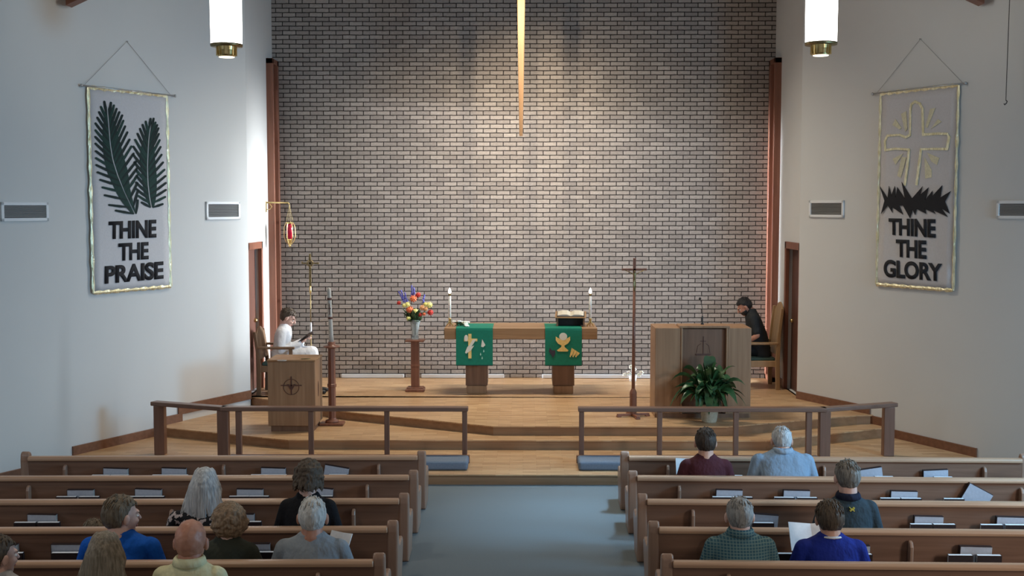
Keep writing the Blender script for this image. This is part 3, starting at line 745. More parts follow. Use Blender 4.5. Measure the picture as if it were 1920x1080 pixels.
# ================================================================== ALTAR
AY0, AY1 = 16.28, 17.05; AZ = 1.292
x0, x1 = at(833, 620, Y=AY0).x, at(1120, 620, Y=AY0).x; AXC = (x0 + x1) / 2
r = thing('altar', 'long oak altar table on two block pedestals', 'altar', (AXC, (AY0 + AY1) / 2, Z3))
def L_(x): return x - AXC
hy = (AY1 - AY0) / 2
MB().box(L_(x0), L_(x1), -hy, hy, AZ - Z3 - .155, AZ - Z3).build('tabletop', M['oakx'], r, bevel=.006)
for a, b_ in ((873, 914), (1036, 1077)):
    xa, xb = at(a, 700, Y=16.5).x, at(b_, 700, Y=16.5).x
    m = MB(); m.box(L_(xa), L_(xb), -.17, .30, .11, AZ - Z3 - .155); m.build('pedestal', M['oakzd'], r, bevel=.006)
    m = MB(); m.box(L_(xa) + .015, L_(xb) - .015, -.20, .32, 0, .11); m.build('plinth', M['oakz'], r, bevel=.01)
def cloth(px0, px1, label, back):
    xa, xb = at(px0, 640, Y=AY0 - .01).x, at(px1, 640, Y=AY0 - .01).x
    zb = at(900, 686, Y=AY0 - .02).z
    r = thing('altar_parament', label, 'cloth', ((xa + xb) / 2, AY0, AZ), group='green altar paraments')
    hw = (xb - xa) / 2
    m = MB(); t = .004
    prof = [(.60, .002), (.02, .002), (-.008, -.004), (-.012, -.03), (-.013, zb - AZ)]
    out = [(.60, .002 + t), (.016, .002 + t), (-.012, .0), (-.012 - t, -.03), (-.013 - t, zb - AZ)]
    m.prism(prof + out[::-1], 'x', -hw, hw); m.build('cloth', M['green'], r, smooth=False)
    m = MB(); m.box(-hw, hw, -.0195, -.017, zb - AZ, zb - AZ + .012); m.build('fringe', M['palm'], r)
    def Q(px, py):
        p = at(px, py, Y=AY0 - .02); return p.x - (xa + xb) / 2, p.z - AZ
    return r, Q
def fl(root, Q, pts, mat, name, lay=0):
    m = MB(); m.prism([Q(*p) for p in pts], 'y', -.0225 - lay * .002, -.0172); m.bm.normal_update(); bmesh.ops.triangulate(m.bm, faces=m.bm.faces)
    return m.build(name, mat, root)
def circ(cx, cy, rx, ry, n=20): return [(cx + rx * math.cos(2 * math.pi * k / n), cy + ry * math.sin(2 * math.pi * k / n)) for k in range(n)]
gr, Q = cloth(855, 924, 'green altar parament with cross and descending dove, left side', 0)
fl(gr, Q, [(878, 626), (884, 626), (884, 635), (895, 635), (895, 640), (884, 640), (884, 672), (878, 672), (878, 640), (870, 640), (870, 635), (878, 635)], M['emb_gold'], 'cross_applique')
fl(gr, Q, circ(874, 634, 3.6, 6), M['emb_cream'], 'dove_applique', 1)
fl(gr, Q, [(893, 636), (884, 650), (889, 648), (883, 657), (874, 663), (872, 661), (876, 651), (881, 646), (886, 637)], M['emb_cream'], 'dove_applique', 1)
fl(gr, Q, [(904, 636), (910, 647), (906, 651), (902, 650)], M['emb_cream'], 'shell_applique')
for q in ((907, 658), (901, 664), (904, 671)): fl(gr, Q, [(q[0], q[1] - 3), (q[0] + 1.3, q[1] + 1), (q[0], q[1] + 3), (q[0] - 1.2, q[1] + 1)], M['emb_pale'], 'water_drop_applique')
gr, Q = cloth(1022, 1091, 'green altar parament with gold chalice and white host, right side', 1)
fl(gr, Q, [(1042, 631), (1045, 633), (1051, 636), (1060, 636), (1066, 633), (1069, 631), (1069, 638), (1065, 644), (1058, 648), (1059, 651), (1066, 657), (1064, 659), (1047, 659), (1044, 657), (1052, 651), (1053, 648), (1046, 644), (1042, 638)], M['emb_gold'], 'chalice_applique')
fl(gr, Q, circ(1056, 631, 7.5, 7), M['emb_cream'], 'host_applique', 1)
for k in range(6):
    x = 1068 + k * 2.6; fl(gr, Q, [(x, 669 - k % 2 * 3), (x + 4, 652 + k * 1.7), (x + 6, 654 + k * 1.7), (x + 2, 670 - k % 2 * 3)], M['emb_gold'], 'wheat_applique')
fl(gr, Q, [(1031, 652), (1035, 657), (1041, 657), (1041, 664), (1037, 671), (1033, 664), (1029, 659)], M['emb_dark'], 'grape_applique')

def altar_candle(px, label):
    c = at(px, 612, Y=16.45)
    r = thing('altar_candle', label, 'candle', (c.x, 16.5, AZ + .002), group='white altar candles')
    m = MB()
    for k in range(3):
        a = k * 2 * math.pi / 3 + R(90)
        m.tube([(0, 0, .10), (.015 * math.cos(a), .015 * math.sin(a), .06), (.055 * math.cos(a), .055 * math.sin(a), .004)], [.012, .009, .007], 8)
    m.lathe([(.008, .07), (.014, .08), (.012, .10), (.028, .108), (.028, .114), (.006, .118)]); m.build('brass_candlestick', M['brass'], r, smooth=True)
    MB().lathe([(.019, .115), (.019, .425), (.016, .43)], n=20).build('candle_body', M['candle'], r, smooth=True)
    m = MB(); m.lathe([(.006, .43), (.022, .445), (.022, .455), (.006, .465)]); m.build('follower', M['brassd'], r, smooth=True)
    m = MB(); m.lathe([(.006, .463), (.020, .475), (.023, .495), (.017, .52), (.006, .54), (.001, .55)]); m.build('flame_bulb', M['flame'], r, smooth=True)
altar_candle(843, 'lit white candle on the left end of the altar')
altar_candle(1107, 'lit white candle on the right end of the altar')
# bible stand with open book
c = at(1070, 606, Y=16.62)
r = thing('missal_stand', 'dark box book stand on the right part of the altar', 'stand', (c.x, 16.62, AZ + .007), R(-3))
m = MB(); m.prism([(-.14, 0), (.16, 0), (.16, .17), (-.14, .115)], 'x', -.20, -.175); m.prism([(-.14, 0), (.16, 0), (.16, .17), (-.14, .115)], 'x', .175, .20)
m.build('side', M['oakzd'], r); MB().prism([(-.15, .113), (.17, .172), (.17, .184), (-.15, .125)], 'x', -.22, .22).build('sloping_top', M['oakx'], r)
MB().box(-.175, .175, .02, .04, 0, .14).build('dark_back', M['bible'], r)
bk = thing('altar_book', 'open book with pale pages lying on the altar book stand', 'book', (c.x, 16.62, AZ + .007 + .15), R(-3))
Mx = Matrix.Rotation(math.atan2(.059, .32), 4, 'X')
m = MB()
for sd in (-1, 1):
    pr = [(0, .010), (sd * .05, .034), (sd * .12, .034), (sd * .185, .018), (sd * .185, .012), (0, .006)]
    m.prism(pr, 'y', -.11, .11, Mx)
m.build('pages', M['pages'], bk); m = MB(); m.box(-.195, .195, -.12, .12, .004, .009, Mx); m.build('cover', M['bible'], bk)
# white flowers on the altar, left
c = at(864, 605, Y=16.6)
r = thing('white_flower_spray', 'small spray of white flowers lying by the left altar candle', 'flowers', (c.x, 16.55, AZ + .007))
m = MB()
for k in range(14):
    a = random.uniform(0, 6.3); m.tube([(random.uniform(-.08, .08), random.uniform(-.04, .04), .004), (random.uniform(-.1, .12), random.uniform(-.06, .06), .05)], [.004, .012], 5)
m.build('foliage', M['leafb'], r)
for x, y, z in ((-.09, 0, .06), (-.05, .03, .05), (-.02, -.02, .065), (.03, .02, .05), (.07, -.01, .055), (.10, .0, .05), (.075, -.06, .035), (.085, -.12, .02), (.10, -.17, .012)):
    m = MB()
    for k in range(6):
        a = k * math.pi / 3; m.ell((x + .02 * math.cos(a), y + .02 * math.sin(a), z), (.018, .018, .011), None, 1)
    m.ell((x, y, z + .004), (.007, .007, .006), None, 1); m.build('flower', M['candle'], r, smooth=True)

# ================================================================== FLOWER STAND, VASE, BOUQUET
c = at(779, 733, z=Z3); fx, fy = c.x, c.y
r = thing('flower_stand', 'tall square cherry wood pedestal carrying the bouquet', 'stand', (fx, fy, Z3))
MB().box(-.135, .135, -.12, .12, 0, .045).build('base', M['cherry'], r, bevel=.012)
MB().box(-.115, .115, -.10, .10, .045, .06).build('base_moulding', M['cherry'], r, bevel=.006)
MB().box(-.058, .058, -.058, .058, .06, .72).build('column', M['cherry'], r, bevel=.004)
MB().box(-.063, .063, -.063, .063, .36, .385).build('column_band', M['cherry'], r, bevel=.003)
MB().box(-.135, .135, -.12, .12, .72, .745).build('top_plate', M['cherry'], r, bevel=.006)
vz = Z3 + .745
o = MB().lathe([(.05, 0), (.052, .02), (.045, .09), (.055, .17), (.075, .26), (.085, .285), (.079, .285), (.048, .17), (.04, .09), (.045, .03)], n=24).build('glass_vase', M['glass'], smooth=True)
o.location = (fx, fy, vz); tag(o, 'clear glass vase on the cherry wood pedestal', 'vase')
fb = thing('flower_bouquet', 'mixed bouquet of blue, orange, red and yellow flowers in the glass vase', 'flowers', (fx, fy, vz + .20))
m = MB()
for k in range(110):
    a = random.uniform(0, 6.28); rr = random.uniform(.03, .20); zt = random.uniform(.05, .26)
    tip = Vector((rr * math.cos(a), rr * math.sin(a) * .7, zt)); base = Vector((.01 * math.cos(a), .01 * math.sin(a), .0))
    mid = base.lerp(tip, .55) + Vector((0, 0, .04)); wd = Vector((-math.sin(a), math.cos(a), 0)) * .030
    v = [m.bm.verts.new(p) for p in (base, mid + wd, tip, mid - wd)]; m.bm.faces.new(v)
    m.tube([base - Vector((0, 0, .14)), base, mid], .003, 4)
m.build('foliage', M['leafb'], fb)
fm = {n_: varied('petal_' + n_, c1, c2, (40, 40, 40), .6) for n_, c1, c2 in (('red', (.45, .02, .015), (.65, .05, .03)), ('orange', (.75, .14, .05), (.9, .25, .10)), ('yellow', (.80, .72, .15), (.92, .88, .40)), ('blue', (.10, .10, .38), (.20, .20, .60)), ('peach', (.70, .30, .12), (.85, .45, .2)))}
def bloom(px, py, col, rad=.038, dy=0):
    rad *= 1.3
    p = at(px, py, Y=fy - .05 + dy) - Vector((fx, fy, vz + .20)); m = MB()
    for ring, (n_, rr) in enumerate(((9, 1.0), (7, .66), (4, .33))):
        for k in range(n_):
            a = 2 * math.pi * (k + ring * .4) / n_
            Mx = Matrix.Translation(p) @ Matrix.Rotation(R(70), 4, 'X') @ Matrix.Rotation(a, 4, 'Z')
            m.ell((rad * rr * .6, 0, ring * .007), (rad * .42, rad * .24, .005), Mx, 1)
    m.build('flower', fm[col], fb, smooth=True)
for a in ((775, 560, 'orange', .045), (768, 580, 'orange', .045), (764, 571, 'yellow', .034), (758, 573, 'yellow', .026), (779, 584, 'yellow', .036), (766, 597, 'yellow', .03), (805, 572, 'yellow', .04), (798, 571, 'yellow', .03), (792, 577, 'peach', .036), (798, 579, 'peach', .03), (784, 553, 'red', .034), (807, 586, 'red', .038), (748, 568, 'red', .026), (787, 590, 'red', .026), (795, 589, 'orange', .022)): bloom(*a)
for p0, p1 in (((772, 562), (772, 536)), ((760, 568), (752, 545)), ((763, 566), (759, 549)), ((793, 568), (796, 553)), ((777, 560), (776, 540)), ((757, 566), (748, 547))):
    a, b_ = at(*p0, Y=fy) - Vector((fx, fy, vz + .2)), at(*p1, Y=fy) - Vector((fx, fy, vz + .2)); m = MB()
    for k in range(22):
        t = k / 21; p = a.lerp(b_, t) + Vector((random.uniform(-1, 1), random.uniform(-1, 1), 0)) * .016 * (1.1 - t); m.ell(p, (.012, .012, .012), None, 1)
    m.tube([a, b_], .003, 5); m.build('flower_spike', fm['blue'], fb, smooth=True)

# ================================================================== LECTERN (left)
LY0, LY1 = 14.22, 14.74; lx0, lx1 = at(502, 740, Y=LY0).x, at(591, 740, Y=LY0).x
r = thing('lectern', 'boxy oak lectern with round emblem, left of the chancel', 'lectern', ((lx0 + lx1) / 2, LY0, Z2))
hw = (lx1 - lx0) / 2; H = .865
MB().box(-hw + .03, hw - .03, .03, LY1 - LY0 - .02, 0, .07).build('plinth', M['oakzd'], r)
MB().box(-hw, hw, 0, LY1 - LY0, .07, H).build('body', M['oakz'], r, bevel=.008)
MB().box(-hw - .005, hw + .005, -.005, LY1 - LY0 + .005, H, H + .022).build('top', M['oakx'], r, bevel=.006)
def emblem(root, cx, cz, Rr, y=-.001, s=1):
    m = MB(); pts = [(cx + Rr * math.cos(a * math.pi / 16), y - .002, cz + Rr * math.sin(a * math.pi / 16)) for a in range(33)]
    m.tube(pts, .0035, 6); m.box(cx - .007, cx + .007, y - .006, y + .002, cz - Rr * .95, cz + Rr * 1.35); m.box(cx - Rr * 1.35, cx + Rr * 1.35, y - .006, y + .002, cz + .012, cz + .026)
    m.prism([(cx - Rr * .55, cz + Rr * .35), (cx, cz - Rr * .55), (cx + Rr * .55, cz + Rr * .35), (cx + Rr * .3, cz + Rr * .35), (cx, cz - Rr * .2), (cx - Rr * .3, cz + Rr * .35)], 'y', y - .005, y + .002)
    return m.build('carved_emblem', M['doorw'], root)
emblem(r, 0.0, .555, .095)
MB().ell((hw + .001, .22, .50), (.006, .03, .10)).build('side_carving', M['doorw'], r)
for k, (px, py) in enumerate(((527, 677), (572, 674))):
    p = at(px, py, z=Z2 + H + .024)
    o = MB().lathe([(.05, 0), (.062, .008), (.058, .010), (.03, .004), (.001, .004)], sy=.8).build('metal_dish', M['steel'] if k == 0 else M['brassd'], smooth=True)
    o.location = (p.x, p.y + .05, Z2 + H + .0185); tag(o, ('bright metal dish on the left front of the lectern top', 'dark brass dish on the right of the lectern top')[k], 'dish')

# ================================================================== PULPIT (right)
PY0 = 14.62; x0, x1 = at(1228, 700, Y=PY0).x, at(1408, 700, Y=PY0).x; pc = (x0 + x1) / 2; hw = (x1 - x0) / 2; PH = 1.13
r = thing('pulpit', 'wide three-panel oak pulpit on the right behind the potted plant', 'pulpit', (pc, PY0, Z3))
xl, xr = at(1276, 700, Y=PY0).x - pc, at(1364, 700, Y=PY0).x - pc
m = MB(); m.box(-hw, xl, 0, .56, .0, PH); m.build('left_wing', M['oakz'], r, bevel=.008)
m = MB(); m.box(xr, hw, 0, .56, .0, PH); m.build('right_wing', M['oakz'], r, bevel=.008)
MB().box(xl, xr, .05, .56, .06, PH - .02).build('centre_panel', M['oakzd'], r)
m = MB()
for q in ((xl, xl + .022, 0, PH), (xr - .022, xr, 0, PH)): m.box(q[0], q[1], -.012, .05, q[2], q[3])
m.box(xl - .02, xr + .02, -.02, .30, PH, PH + .028); m.build('panel_moulding', M['oakz'], r, bevel=.005)
MB().box(-hw + .02, hw - .02, -.02, .02, 0, .05).build('plinth', M['oakzd'], r)
cx = (xl + xr) / 2 - .005; cz = .80; y = .048
m = MB(); m.box(cx - .005, cx + .005, y - .005, y, cz, cz + .22); m.box(cx - .035, cx + .035, y - .005, y, cz + .155, cz + .165)
for sd in (-1, 1): m.tube([(cx + sd * .085, y, cz + .01), (cx + sd * .07, y, cz + .10), (cx + sd * .03, y, cz + .13)], .003, 5)
m.prism([(cx - .10, cz), (cx - .08, cz - .02), (cx + .08, cz - .02), (cx + .10, cz)], 'y', y - .012, y)
m.build('carved_ship_emblem', M['doorw'], r)
c = at(1314, 610, Y=14.9)
r = thing('microphone', 'slim black gooseneck microphone on the pulpit top', 'microphone', (c.x, 14.78, Z3 + PH + .028))
MB().lathe([(.02, 0), (.02, .012), (.010, .02), (.010, .10), (.006, .11)]).build('base', M['blackp'], r, smooth=True)
MB().tube([(0, 0, .10), (-.002, 0, .2), (-.015, 0, .28), (-.03, 0, .315)], .004, 8).build('gooseneck', M['blackp'], r, smooth=True)
MB().ell((-.033, 0, .327), (.016, .016, .018)).build('head', M['blackp'], r, smooth=True)

# ================================================================== POTTED PLANT
c = at(1330, 792, z=Z3); px_, py_ = c.x, c.y
r = thing('potted_plant', 'leafy dark green peace lily in a cream pot before the pulpit', 'plant', (px_, 14.30, Z3))
MB().lathe([(.085, 0), (.092, .02), (.118, .20), (.132, .205), (.134, .235), (.120, .235), (.112, .19)], n=28).build('pot', M['pot'], r, smooth=True)
MB().lathe([(.108, .195), (.10, .205), (.001, .21)], n=20).build('soil', M['soil'], r)
m = MB()
def leaf(m, base, az, length, rise, width, droop):
    n = 9; d = Vector((math.cos(az), math.sin(az), 0)); ro = rng.uniform(-.9, .9); sd = Vector((-math.sin(az) * math.cos(ro), math.cos(az) * math.cos(ro), math.sin(ro))); prev = None
    for i in range(n + 1):
        t = i / n
        p = base + d * length * (t * .95) + Vector((0, 0, rise * (1 - (1 - t) ** 2) - droop * t ** 3))
        tt = max(0, (t - .35) / .65); wd = .004 if t < .3 else width * (math.sin(math.pi * min(1, tt * .92 + .08)) ** .8)
        up = Vector((0, 0, wd * .35)); ring = [m.bm.verts.new(p + sd * wd + up), m.bm.verts.new(p), m.bm.verts.new(p - sd * wd + up)]
        if prev:
            m.bm.faces.new([prev[0], prev[1], ring[1], ring[0]]); m.bm.faces.new([prev[1], prev[2], ring[2], ring[1]])
        prev = ring
rng = random.Random(3)
for k in range(120):
    az = rng.uniform(0, 2 * math.pi); q = rng.random()
    L = .10 + .36 * q + rng.uniform(0, .05); L *= 1 if abs(math.sin(az)) < .6 else .55
    leaf(m, Vector((rng.uniform(-.05, .05), rng.uniform(-.05, .05), .21)), az, L, rng.uniform(.25, .50) * (1.15 - q * .55), rng.uniform(.042, .070), rng.uniform(.05, .34) * q + .03)
for az, L, rise, w2, dr in ((R(85), .05, .60, .075, 0), (R(100), .10, .50, .07, 0), (R(60), .14, .46, .07, 0), (R(180), .50, .48, .05, .18), (R(172), .34, .50, .055, .05), (R(10), .34, .50, .05, .03), (R(-5), .46, .40, .05, .15), (R(-90), .16, .30, .06, .30), (R(-70), .2, .26, .055, .28), (R(-110), .18, .35, .05, .3), (R(185), .54, .36, .045, .42)):
    leaf(m, Vector((0, 0, .21)), az, L, rise, w2, dr)
m.build('foliage', M['leaf'], r, smooth=True, recalc=False)

# ================================================================== CROSSES, PASCHAL CANDLE, SANCTUARY LAMP
c = at(1187, 781, z=Z3); 
r = thing('crucifix_stand', 'tall standing crucifix on a dark pole left of the pulpit', 'crucifix', (c.x, c.y, Z3))
m = MB()
for a in (0, 90): m.box(-.21, .21, -.022, .022, .012, .04, Matrix.Rotation(R(a + 12), 4, 'Z'))
for a in range(4):
    Mx = Matrix.Rotation(R(a * 90 + 12), 4, 'Z'); m.box(.16, .215, -.03, .03, 0, .02, Mx)
m.build('cross_foot', M['trimz'], r, bevel=.005)
MB().lathe([(.045, .04), (.045, .30), (.040, .32), (.022, .36)], n=10).build('socket', M['cherry'], r)
MB().tube([(0, 0, .34), (.004, 0, 1.68)], [.023, .017], 10).build('pole', M['cherry'], r, smooth=True)
MB().box(-.014, .022, -.012, .012, 1.66, 2.0).build('upright', M['trimz'], r, bevel=.003)
MB().box(-.155, .16, -.012, .012, 1.845, 1.872).build('crossbeam', M['trimz'], r, bevel=.003)
m = MB()   # small corpus: one continuous figure
m.ell((.004, -.022, 1.835), (.012, .013, .016)); m.chain([(.004, -.02, 1.815), (.004, -.022, 1.77), (.004, -.02, 1.72)], [.013, .016, .012])
for sd in (-1, 1):
    m.chain([(.004 + sd * .015, -.02, 1.80), (.004 + sd * .06, -.018, 1.825), (.004 + sd * .12, -.014, 1.85)], [.008, .006, .005])
    m.chain([(.004 + sd * .008, -.022, 1.72), (.004 + sd * .011, -.032, 1.66), (.004 + sd * .004, -.02, 1.59)], [.010, .009, .006])
m.voxel('corpus', M['brassd'], r, .004, 2)
c = at(583, 632, Y=17.2)
r = thing('processional_cross', 'thin brass processional cross standing behind the seated boy', 'cross', (c.x, 17.2, Z3))
MB().lathe([(.15, 0), (.15, .02), (.03, .05), (.015, .12)], n=24).build('foot', M['brassd'], r, smooth=True)
MB().tube([(0, 0, .1), (0, 0, .80)], .010, 8).build('pole', M['brassd'], r, smooth=True)
MB().lathe([(.012, .78), (.016, .80), (.014, .92), (.009, .94)]).build('ferrule', M['steel'], r, smooth=True)
MB().tube([(0, 0, .93), (0, 0, 1.40)], .008, 8).build('shaft', M['brassd'], r, smooth=True)
MB().lathe([(.008, 1.36), (.016, 1.39), (.016, 1.45), (.008, 1.48)]).build('ferrule', M['brass'], r, smooth=True)
MB().box(-.016, .016, -.007, .007, 1.47, 1.945).build('upright', M['brassd'], r, bevel=.002)
m = MB(); m.box(-.115, .12, -.007, .007, 1.80, 1.822); m.ell((-.115, 0, 1.82), (.012, .01, .022)); m.ell((.12, 0, 1.81), (.014, .01, .014)); m.ell((0, 0, 1.93), (.018, .01, .02)); m.build('crossbar', M['brassd'], r)
m = MB(); m.tube([(.045 * math.cos(a * math.pi / 10), 0, 1.81 + .045 * math.sin(a * math.pi / 10)) for a in range(21)], .006, 6); m.build('halo_ring', M['brass'], r)

sx, sy = at(627, 792, z=Z2).x, 14.68
r = thing('paschal_candle_stand', 'turned cherry wood stand of the tall paschal candle', 'stand', (sx, sy, Z2))
m = MB(); m.box(-.15, .15, -.1, .1, .005, .035); m.build('base', M['cherry'], r, bevel=.008)
MB().lathe([(.09, .035), (.085, .06), (.045, .075), (.05, .09)], n=20).build('base_ring', M['cherry'], r, smooth=True)
MB().lathe([(.048, .08), (.048, .48), (.058, .49), (.058, .52), (.048, .53), (.046, .97), (.05, .98)], n=8).build('column', M['cherry'], r)
MB().lathe([(.05, .975), (.105, .99), (.105, 1.005), (.05, 1.012), (.048, 1.05), (.040, 1.06)], n=24).build('candle_cup', M['cherry'], r, smooth=True)
r2 = thing('paschal_candle', 'tall ivory paschal candle with dark bands on the cherry stand', 'candle', (sx, sy, Z2 + 1.045)); r2.rotation_euler = (0, R(-2.0), 0)
MB().lathe([(.035, 0), (.028, .1), (.026, .66), (.020, .69), (.003, .70)], n=18).build('wax', M['candlep'], r2, smooth=True)
for z in (.30, .54): MB().lathe([(.0285, z), (.030, z + .008), (.030, z + .022), (.0285, z + .03)], n=18).build('dark_band', M['doorw'], r2, smooth=True)
m = MB(); m.box(-.005, .005, -.031, -.024, .36, .50); m.box(-.018, .018, -.029, -.022, .43, .442); m.build('cross_decoration', M['doorw'], r2)
MB().tube([(0, 0, .69), (0, 0, .715)], .002, 5).build('wick', M['blackp'], r2)

pw = at(503, 380, Y=17.5); 
r = thing('sanctuary_lamp', 'hanging brass sanctuary lamp with red glass on a wall bracket', 'lamp', (-3.82, 17.42, pw.z))
MB().box(0, .012, -.02, .02, -.14, .02).build('wall_plate', M['brass'], r, bevel=.003)
MB().tube([(.01, 0, -.0), (.33, 0, .0), (.35, 0, -.025)], .012, 8).build('arm', M['brass'], r, smooth=True)
MB().tube([(.01, 0, -.10), (.06, 0, -.10), (.09, 0, -.06), (.06, 0, -.02)], .006, 6).build('scroll', M['brass'], r, smooth=True)
for a in range(4):
    t = a * math.pi / 2 + .5; MB().tube([(.35, 0, -.03), (.35 + .055 * math.cos(t), .055 * math.sin(t), -.31)], .0025, 5).build('chain', M['brassd'], r)
MB().lathe([(.045, -.29), (.047, -.40), (.045, -.52), (.03, -.54)], c=(.35, 0, 0), n=20).build('red_glass', M['red'], r, smooth=True)
m = MB()
for a in range(6):
    t = a * math.pi / 3 + .2; cs, sn = math.cos(t), math.sin(t)
    m.tube([(.35 + .055 * cs, .055 * sn, -.30), (.35 + .078 * cs, .078 * sn, -.36), (.35 + .082 * cs, .082 * sn, -.50), (.35 + .06 * cs, .06 * sn, -.57), (.35 + .01 * cs, .01 * sn, -.63)], .006, 6)
m.lathe([(.008, -.66), (.02, -.64), (.012, -.61), (.05, -.55), (.045, -.54)], c=(.35, 0, 0)); m.lathe([(.055, -.31), (.06, -.305), (.055, -.29)], c=(.35, 0, 0)); m.build('brass_cage', M['brass'], r)

c = at(1186, 712, Y=17.7)
r = thing('white_object', 'small bright white object at the foot of the brick wall behind the crucifix', 'flowers', (c.x, 17.66, Z3))  # white clusters over a small cup; object not identified
MB().lathe([(.05, 0), (.065, .09), (.055, .09)], n=18).build('pot', M['ventf'], r, smooth=True)
for x, z in ((-.12, .10), (-.06, .13), (.02, .18), (.10, .10), (.13, .13), (.0, .10), (-.03, .22)):
    m = MB()
    for k in range(5):
        a = k * 2 * math.pi / 5; m.ell((x + .02 * math.cos(a), .0, z + .02 * math.sin(a)), (.02, .012, .013), None, 1)
    m.tube([(x, 0, z), (x * .2, 0, .08)], .003, 4); m.build('flower', M['candle'], r, smooth=True)

# ================================================================== CHAIRS
def clergy_chair(loc, rz, label, wd, W='chairw', top=1.0):
    r = thing('clergy_chair', label, 'chair', loc, rz)     # faces local +Y
    h = wd / 2
    for sx_ in (-h, h):
        m = MB(); m.prism([(-.27, 0), (-.21, 0), (-.20, .42), (-.225, .80 * top), (-.27, 1.18 * top), (-.31, 1.18 * top), (-.27, .80 * top), (-.26, .42)], 'x', sx_ - .022, sx_ + .022); m.build('rear_post', M[W], r, bevel=.006)
        m = MB(); m.box(sx_ - .022, sx_ + .022, .19, .24, 0, .66); m.build('front_leg', M[W], r, bevel=.006)
        m = MB(); m.box(sx_ - .03, sx_ + .03, -.24, .27, .655, .69); m.build('armrest', M[W], r, bevel=.010)
    m = MB(); m.box(-h, h, -.23, .24, .33, .42); m.build('seat_frame', M[W], r, bevel=.006)
    m = MB(); m.box(-h + .025, h - .025, -.20, .235, .42, .465); m.build('seat_cushion', M['seatg'], r, bevel=.015)
    n = 12; top = [(-h + .01 + (wd - .02) * i / n, 1.12 * top + .14 * top * math.sin(math.pi * i / n)) for i in range(n + 1)]
    Mx = Matrix.Translation((0, -.228, .45)) @ Matrix.Rotation(R(6.5), 4, 'X') @ Matrix.Translation((0, 0, -.45))
    m = MB(); m.prism([(-h + .01, .50)] + top + [(h - .01, .50)], 'y', -.012, .012, Mx); m.build('backrest', M[W], r, bevel=.005)
    return r
clergy_chair((3.44, 17.12, Z3), R(90), 'pale oak clergy chair under the man in black, by the right window', .54)
clergy_chair((-3.46, 16.52, Z3), R(-90), 'oak clergy chair under the boy in white behind the lectern', .54, 'chaird', .76)

